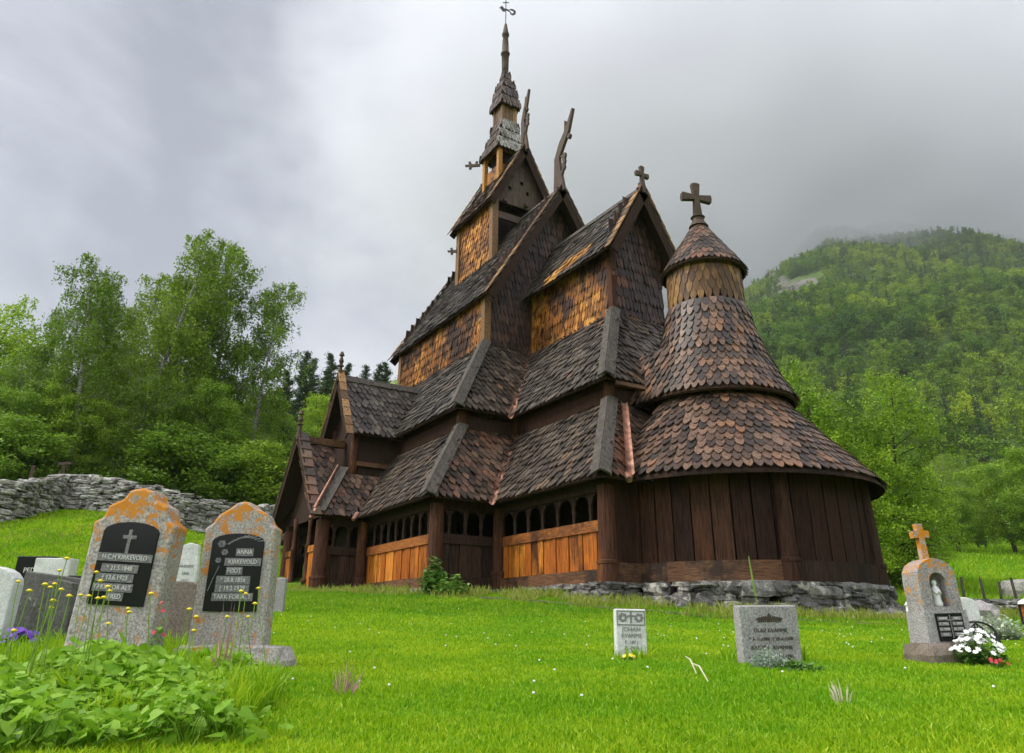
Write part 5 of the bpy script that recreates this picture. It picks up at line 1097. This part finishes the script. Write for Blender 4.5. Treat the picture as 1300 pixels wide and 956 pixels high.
# ------------------------------------------------------------------ small plants
def heart(mb, c, size, yaw, pitch, roll=0.):
    R = np.array(Matrix.Rotation(yaw, 3, 'Z') @ Matrix.Rotation(pitch, 3, 'X') @ Matrix.Rotation(roll, 3, 'Y'))
    P = np.array([(0, 0, 0), (.34, -.12, .07), (.50, .14, .09), (.40, .50, .04), (0, 1., -.10), (-.40, .50, .04), (-.50, .14, .09), (-.34, -.12, .07), (0, .45, -.02)])*size
    mb.add(P @ R.T + c, [(0, 1, 2, 8), (2, 3, 4, 8), (4, 5, 6, 8), (6, 7, 0, 8)])
mb = MB(); n = 0
while n < 3800:
    px = random.uniform(-90, 352); v = random.uniform(3.1, 5.7); x, y, _ = spot(px, 800, v); g0 = hz(x, y)
    edge = min(1, (355-px)/60)*min(1, (5.75-v)/.5); den = .75+.25*sin(px*.05)*cos(v*5)
    if random.random() > edge*den: continue
    Hh = .24*edge*(.7+.3*sin(px*.03+v*2))*random.random()**.6*np.interp(v, [3, 4.5], [.55, 1])+.03
    base = np.array([x, y, g0]); tip = base+np.array([random.gauss(0, .04), random.gauss(0, .04), Hh])
    heart(mb, tip, random.uniform(.035, .078)*(1.1 if v > 4 else .85), random.uniform(0, 6.28), random.gauss(-.25, .4), random.gauss(0, .35))
    if n % 2 == 0: mb.tube([base, (base+tip)/2+rng.normal(0, .012, 3), tip], [.003, .002, .0015], 3, cap=False)
    n += 1
tag(mb.build('leafy_ground_cover', 'herb'), kind='stuff', label='bright green heart shaped leaves covering the ground below the two granite gravestones')
FL = [(290, 408), (258, 460), (418, 467), (435, 505), (468, 530), (475, 548), (80, 508), (127, 547), (195, 520), (218, 532), (237, 518), (265, 542), (300, 570), (350, 567), (385, 570), (425, 580), (450, 577), (555, 625), (560, 640), (850, 660), (1045, 550), (1065, 560), (1120, 537), (1105, 603), (230, 590), (222, 620), (470, 690), (840, 720), (820, 628), (1075, 660), (985, 660), (60, 720), (655, 560)]
for i, (a, b) in enumerate(FL):
    v = 4.2+.25*((i*7) % 4); x, y, z = spot(a/3.4135, 590+b/3.4135, v); g0 = hz(x, y)
    o = thing('yellow_flower', 'small yellow button flower on a thin stalk before the granite gravestones', 'flower', (x, y, g0), 'yellow flowers before the granite gravestones')
    mb = MB(); H_ = z-g0; bx_, by_ = random.gauss(0, .05), random.gauss(0, .05); mb.tube([(bx_, by_, -.02), (bx_*.6, by_*.6, H_*.4), (bx_*.1, by_*.1, H_*.8), (0, 0, H_)], [.0035, .003, .0025, .002], 5, cap=False)
    mb.build('stem', 'stem', o, loc=(0, 0, 0)); mb = MB(); mb._lathe([(.003, -.005), (.010, -.002), (.013, .003), (.008, .008), (.002, .010)], (0, 0, H_), 9, 0)
    for k in range(10): a_ = k*.628; mb.add([(0, 0, H_), (.016*cos(a_-.2), .016*sin(a_-.2), H_+.002), (.019*cos(a_), .019*sin(a_), H_), (.016*cos(a_+.2), .016*sin(a_+.2), H_+.002)], [(0, 1, 2, 3)])
    mb.build('flower_head', 'yellow', o, loc=(0, 0, 0))
def clump(name, label, cat, px, v, R, H, nl, lm, nf=0, fm_=None, fs=.02, leafs=.04, kind='leaf', fname='flower_head'):
    x, y, _ = spot(px, 800, v); g = thing(name, label, cat, (x, y, hz(x, y))); mb = MB()
    for i in range(nl):
        a = random.uniform(0, 6.28); r = R*random.random()**.6; hh = H*(1-.5*(r/R)**2)*random.uniform(.4, 1); tip = np.array([r*cos(a), r*sin(a), hh]); b0 = tip*np.array([.35, .35, 0]); b0[2] = -.02
        d = unit(tip-b0); sd = unit(np.cross(d, rng.normal(size=3)))
        if kind == 'grass': mb.add([b0-sd*.0015, b0+sd*.0015, (b0+tip)/2+sd*.002+(0, 0, H*.12), tip], [(0, 1, 2, 3)])
        else:
            mb.tube([b0, tip], [.002, .0015], 3, cap=False)
            for k in range(5): c = b0+(tip-b0)*(.3+.17*k); heart(mb, c, leafs*random.uniform(.6, 1.2), random.uniform(0, 6.28), random.gauss(-.1, .5))
    mb.build('leaves', lm, g, loc=(0, 0, 0))
    if nf:
        for i in range(nf):
            mb = MB()
            a = random.uniform(0, 6.28); r = R*1.05*random.random()**.55; c = np.array([r*cos(a), r*sin(a), H*(1.05-.5*(r/R)**2)*random.uniform(.75, 1.1)]); up = unit(np.array([cos(a)*.5, sin(a)*.5, 1])+rng.normal(0, .25, 3)-np.array([*FH, 0])*.5); e1 = unit(np.cross(up, (0, .3, 1))); e2 = np.cross(up, e1)
            for k in range(8): t = k*pi/4; p = e1*cos(t)+e2*sin(t); q = -e1*sin(t)+e2*cos(t); mb.add([c, c+p*fs*.7+q*fs*.25, c+p*fs+up*.002, c+p*fs*.7-q*fs*.25], [(0, 1, 2, 3)])
            mb.build(fname, fm_, g, loc=(0, 0, 0))
    return g
clump('daisy_clump', 'white daisies in full bloom beside the shrine-like gravestone', 'flowers', 1236, 7.35, .19, .26, 110, 'shrub_leaf', 88, 'whitepetal', .024)
clump('red_flower_clump', 'low red flowers at the right foot of the daisies', 'flowers', 1258, 7.1, .07, .08, 12, 'shrub_leaf', 12, 'redflower', .016)
clump('purple_pansies', 'purple flowers at the foot of the dark glossy gravestone', 'flowers', 28, 8.2, .16, .20, 50, 'shrub_leaf', 30, 'purple', .035)
clump('purple_pansies', 'purple flowers at the foot of the black gravestone', 'flowers', 92, 8.6, .12, .20, 40, 'shrub_leaf', 20, 'purple', .03)
clump('red_flower_clump', 'small red flower between the two granite gravestones', 'flowers', 202, 5.9, .04, .42, 10, 'shrub_leaf', 6, 'redflower', .018)
clump('silvery_plant', 'silvery feathery plant at the foot of the grey granite slab', 'plant', 970, 6.35, .17, .19, 130, 'pale_leaf', leafs=.02)
clump('leafy_tuft', 'dark leafy tuft right of the grey granite slab', 'plant', 1002, 6.3, .22, .08, 80, 'shrub_leaf', leafs=.035)
clump('yellow_pansy', 'yellow flower at the foot of the small white gravestone', 'flowers', 797, 6.7, .05, .06, 8, 'shrub_leaf', 5, 'yellow', .02)
clump('grave_shrub', 'rounded pale green shrub beside the lichened boulder', 'shrub', 1266, 11.8, .34, .36, 260, 'pale_leaf', leafs=.04)
g = clump('wall_shrub', 'upright leafy shrub growing against the nave corner post', 'shrub', 547, 17.0, .34, .85, 90, 'shrub_leaf', leafs=.13)
clump('low_shrub', 'low green shrub right of the nave corner shrub', 'shrub', 568, 16.7, .5, .5, 90, 'shrub_leaf', leafs=.10)
clump('dry_grass_tuft', 'tuft of pinkish seeding grass in front of the second granite gravestone', 'grass tuft', 288, 4.9, .08, .62, 26, 'pinkseed', kind='grass')
clump('dry_grass_tuft', 'thin reddish grass tuft on the lawn at the bottom left of the centre', 'grass tuft', 440, 4.6, .14, .22, 24, 'pinkseed', kind='grass')
clump('seed_grass', 'pale seeding grass at the bottom right of the lawn', 'grass tuft', 1058, 4.5, .07, .24, 16, 'straw', kind='grass')
x, y, zt = spot(953, 706, 9.5); mb = MB(); g0 = hz(x, y); mb.tube([(x, y, g0), (x+.02, y, (g0+zt)/2), (x-.03, y, zt)], [.006, .004, .005], 5); mb.tube([(x-.0, y, g0+(zt-g0)*.55), (x-.03, y, zt-.02)], [.008, .006], 5)
tag(mb.build('tall_weed', 'stem'), 'single tall green weed stalk rising in front of the apse wall', 'weed')
for k, (pa, va, pb, vb) in enumerate(((868, 5.9, 880, 5.4), (876, 5.4, 894, 5.0))):
    a, b = spot(pa, 800, va), spot(pb, 800, vb); mb = MB(); mb.tube([(a[0], a[1], hz(a[0], a[1])+.10), ((a[0]+b[0])/2, (a[1]+b[1])/2, hz(a[0], a[1])+.09), (b[0], b[1], hz(b[0], b[1])+.04)], [.004, .006, .003], 4)
    tag(mb.build('dry_stalk', 'straw'), ('upper' if k == 0 else 'lower')+' pale dry stalk lying on the lawn right of the small white gravestone', 'stalk')
# ------------------------------------------------------------------ grass
def in_church(x, y):
    return ((x > xw(xn1)+oe-.1) & (x < xn1-oe+.08) & (np.abs(y) < YN-oe+.08)) | ((x > 5) & (x < xc1-oe+.1) & (np.abs(y) < yc1-oe+.08)) | (np.hypot(x-xa, y) < RW+.05) | ((x > xl0+.2) & (x < xl1-.15) & (y > -7.35) & (y < -5))
def blades(name, n, v0, v1, p0, p1, h0, h1_, m, pw=1.4, wk=1., lean=.5, mask=None, label=None):
    X, Y, Vd, PX = scatter_pts(n, v0, v1, p0, p1, pw); ok = ~in_church(X, Y)
    if mask is not None: ok &= mask(X, Y, Vd, PX)
    X, Y, Vd = X[ok], Y[ok], Vd[ok]; n = len(X); Z = height(X, Y)-.006; H_ = rng.uniform(h0, h1_, n)*(1+.35*vnoise(X, Y, .5, 3)+.25*vnoise(X, Y, .17, 6)).clip(.35, 2); W_ = (.0022+.00085*Vd)*wk*rng.uniform(.7, 1.3, n)
    a = rng.uniform(0, 2*pi, n); l_ = np.abs(rng.normal(0, lean, n)); b = rng.uniform(0, 2*pi, n)
    B = np.stack([X, Y, Z], -1); sd = np.stack([np.cos(a), np.sin(a), 0*a], -1)*W_[:, None]; ld_ = np.stack([np.cos(b), np.sin(b), 0*b], -1)*(l_*H_)[:, None]; up = np.array([0, 0, 1])
    V = np.stack([B-sd, B+sd, B+ld_*.35+sd*.75+up*(H_*.6)[:, None], B+ld_+up*H_[:, None], B+ld_*.35-sd*.75+up*(H_*.6)[:, None]], 1).reshape(-1, 3)
    mb = MB(); mb.add(V, np.arange(n*5).reshape(n, 5)); o = tag(mb.build(name, m), kind='stuff'); 
    if label: o['label'] = label
MT['blade_dry'] = foliage('rough_grass_blade', (.20, .30, .02), (.30, .36, .05), (.42, .40, .12), .4)
blades('lawn_grass', 680000, 1.6, 13, -520, 1820, .018, .045, 'blade', pw=1.25)
blades('lawn_grass_far', 290000, 12, 25, -520, 1820, .03, .07, 'blade', pw=.9, wk=.8)
blades('rough_grass', 60000, 12.0, 24, 330, 1300, .08, .22, 'blade_dry', pw=.8, wk=.8, mask=lambda x, y, v, px: (vnoise(x, y, .9, 4) > -.1) & (v > np.interp(px, [330, 545, 760, 960, 1180, 1300], [18.4, 16.2, 13.7, 13.0, 14.5, 15.5])) & (v < np.interp(px, [330, 545, 760, 960, 1180, 1300], [23, 18.6, 16.4, 15.2, 17.5, 18.5])))
blades('tall_grass', 26000, 3.2, 7.2, -60, 360, .06, .20, 'blade', pw=1.1, wk=.8, lean=.35, mask=lambda x, y, v, px: (vnoise(x, y, .5, 5) > .0))
blades('bank_grass', 160000, 19, 35.5, -520, 372, .05, .16, 'blade', pw=.8, lean=.8)
blades('bank_dry_grass', 42000, 21, 35.5, -520, 372, .06, .16, 'blade_dry', pw=.8, lean=.8, mask=lambda x, y, v, px: vnoise(x, y, 1.4, 4) > .1)
blades('meadow_grass', 90000, 24, 90, 1090, 1900, .10, .35, 'blade', pw=.7, wk=1.0)
for px, v in ((799, 7.0), (972, 6.9), (1192, 7.5), (163, 6.3), (301, 6.3)): pass
blades('tuft_grass', 9000, 6.1, 8.0, 740, 1260, .05, .14, 'blade', pw=1, mask=lambda x, y, v, px: (np.abs(px-799) < 28) & (np.abs(v-6.95) < .22) | (np.abs(px-972) < 52) & (np.abs(v-6.8) < .25) | (np.abs(px-1192) < 50) & (np.abs(v-7.4) < .35))
# small white clover heads and yellow dots in the lawn
mb = MB()
X, Y, Vd, PX = scatter_pts(90, 4, 13, 350, 1300, .8)
for x, y, z in zip(X, Y, height(X, Y)):
    if not in_church(np.array([x]), np.array([y]))[0]: mb._lathe([(.002, .0), (.009, .006), (.006, .014)], (x, y, z+.04), 5, 0)
tag(mb.build('clover_heads', 'whitepetal'), kind='stuff')
# ------------------------------------------------------------------ air
hb = MB(); hb.box(CAM[0]-2600, CAM[0]+1500, CAM[1]-1500, CAM[1]+2600, -60, 760); hz_m = bpy.data.materials.new('haze'); hz_m.use_nodes = True; nt = hz_m.node_tree; nt.nodes.remove(nt.nodes['Principled BSDF'])
pv = N(nt, 'ShaderNodeVolumePrincipled'); pv.inputs['Density'].default_value = .00016; pv.inputs['Color'].default_value = (.95, .97, 1, 1); pv.inputs['Anisotropy'].default_value = .2; nt.links.new(pv.outputs[0], nt.nodes['Material Output'].inputs['Volume'])
tag(hb.build('haze', hz_m), kind='stuff')

# low cloud resting on the mountain top
cx_, cy2, _ = spot(985, 433, 880); mb = MB(); mb.rock((0, 0, 0), (2, 2, 2), rot=(0, 0, 0), jit=0)
cm = bpy.data.materials.new('low_cloud'); cm.use_nodes = True; nt = cm.node_tree; nt.nodes.remove(nt.nodes['Principled BSDF'])
tc_ = N(nt, 'ShaderNodeTexCoord'); ln = N(nt, 'ShaderNodeVectorMath', operation='LENGTH'); nt.links.new(tc_.outputs['Object'], ln.inputs[0])
mp_ = N(nt, 'ShaderNodeMapping'); mp_.inputs['Scale'].default_value = (3.2, 3.2, 2.2); nt.links.new(tc_.outputs['Object'], mp_.inputs[0])
no = N(nt, 'ShaderNodeTexNoise'); no.inputs['Scale'].default_value = 1.3; no.inputs['Detail'].default_value = 4; nt.links.new(mp_.outputs[0], no.inputs[0])
ad = N(nt, 'ShaderNodeMath', operation='MULTIPLY_ADD'); nt.links.new(no.outputs[0], ad.inputs[0]); ad.inputs[1].default_value = .9; nt.links.new(ln.outputs['Value'], ad.inputs[2])
mr = N(nt, 'ShaderNodeMapRange', interpolation_type='SMOOTHSTEP'); mr.inputs[1].default_value = 1.42; mr.inputs[2].default_value = 1.0; mr.inputs[3].default_value = 0; mr.inputs[4].default_value = .014; nt.links.new(ad.outputs[0], mr.inputs[0])
pv = N(nt, 'ShaderNodeVolumePrincipled'); nt.links.new(mr.outputs[0], pv.inputs['Density']); pv.inputs['Color'].default_value = (.90, .91, .95, 1); nt.links.new(pv.outputs[0], nt.nodes['Material Output'].inputs['Volume'])
o = mb.build('low_cloud', cm, loc=(cx_, cy2, 560)); o.rotation_euler = (0, 0, math.atan2(RH[1], RH[0])); o.scale = (680, 420, 300); tag(o, kind='stuff')
# ------------------------------------------------------------------ sky and light
SUN_EL, SUN_AZ = radians(48), radians(205)     # compass bearing, +Y = north
w = bpy.data.worlds.new('World'); S.world = w; w.use_nodes = True; nt = w.node_tree
bg = nt.nodes['Background']; sky = N(nt, 'ShaderNodeTexSky', sky_type='NISHITA'); sky.sun_disc = False; sky.sun_elevation = SUN_EL; sky.sun_rotation = SUN_AZ
tc = N(nt, 'ShaderNodeTexCoord')
mp = N(nt, 'ShaderNodeMapping'); mp.inputs['Scale'].default_value = (1, 1, 1.9); mp.inputs['Location'].default_value = (.3, .2, .1); nt.links.new(tc.outputs['Generated'], mp.inputs[0])
n1 = N(nt, 'ShaderNodeTexNoise'); n1.inputs['Scale'].default_value = 1.7; n1.inputs['Detail'].default_value = 7; n1.inputs['Roughness'].default_value = .58; n1.inputs['Distortion'].default_value = .35; nt.links.new(mp.outputs[0], n1.inputs[0])
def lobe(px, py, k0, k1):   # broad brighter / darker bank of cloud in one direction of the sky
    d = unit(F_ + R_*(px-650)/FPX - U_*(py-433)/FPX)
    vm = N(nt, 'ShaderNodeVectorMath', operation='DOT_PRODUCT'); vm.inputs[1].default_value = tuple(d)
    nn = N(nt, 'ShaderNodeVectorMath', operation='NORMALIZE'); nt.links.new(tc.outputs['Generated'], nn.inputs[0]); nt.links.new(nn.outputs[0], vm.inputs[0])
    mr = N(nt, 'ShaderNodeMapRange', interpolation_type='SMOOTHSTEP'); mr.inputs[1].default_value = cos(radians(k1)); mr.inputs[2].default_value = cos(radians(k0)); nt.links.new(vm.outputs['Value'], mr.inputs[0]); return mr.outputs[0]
def madd(a, k, b):
    m_ = N(nt, 'ShaderNodeMath', operation='MULTIPLY_ADD'); nt.links.new(a, m_.inputs[0]); m_.inputs[1].default_value = k
    if hasattr(b, 'is_linked'): nt.links.new(b, m_.inputs[2])
    else: m_.inputs[2].default_value = b
    return m_.outputs[0]
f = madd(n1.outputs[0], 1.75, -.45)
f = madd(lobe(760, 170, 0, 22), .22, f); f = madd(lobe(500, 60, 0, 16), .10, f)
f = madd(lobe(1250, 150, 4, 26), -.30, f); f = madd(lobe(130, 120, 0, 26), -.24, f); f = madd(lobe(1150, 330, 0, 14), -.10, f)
cc = ramp(nt, f, [(.15, (.13, .135, .16)), (.38, (.205, .21, .24)), (.58, (.285, .288, .31)), (.82, (.375, .375, .385))])
mul = N(nt, 'ShaderNodeMix', data_type='RGBA', blend_type='MIX'); mul.inputs[0].default_value = .93
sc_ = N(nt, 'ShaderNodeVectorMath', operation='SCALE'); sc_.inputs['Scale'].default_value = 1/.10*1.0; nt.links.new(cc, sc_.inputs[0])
# sky boosted overhead and behind the camera, added as fill light for the scene
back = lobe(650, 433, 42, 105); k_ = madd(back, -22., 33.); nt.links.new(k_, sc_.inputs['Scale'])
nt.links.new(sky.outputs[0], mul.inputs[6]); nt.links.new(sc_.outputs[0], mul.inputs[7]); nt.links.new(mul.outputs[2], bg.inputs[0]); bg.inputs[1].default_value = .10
ld = bpy.data.lights.new('sun', 'SUN'); ld.energy = 1.5; ld.angle = radians(28); ld.color = (1, .955, .88)
sun = bpy.data.objects.new('sun', ld); COL.objects.link(sun); sd = Vector((sin(SUN_AZ)*cos(SUN_EL), cos(SUN_AZ)*cos(SUN_EL), sin(SUN_EL))); sun.rotation_euler = sd.to_track_quat('Z', 'Y').to_euler()
S.view_settings.view_transform = 'Standard'; S.view_settings.look = 'None'; S.view_settings.gamma = 1; S.view_settings.exposure = 1.28
S.render.engine = 'CYCLES'; cy = S.cycles; cy.use_denoising = True; cy.max_bounces = 6; cy.diffuse_bounces = 3; cy.transmission_bounces = 4; cy.volume_bounces = 2; cy.volume_step_rate = 4; cy.volume_max_steps = 64; cy.use_adaptive_sampling = True; cy.adaptive_threshold = .02
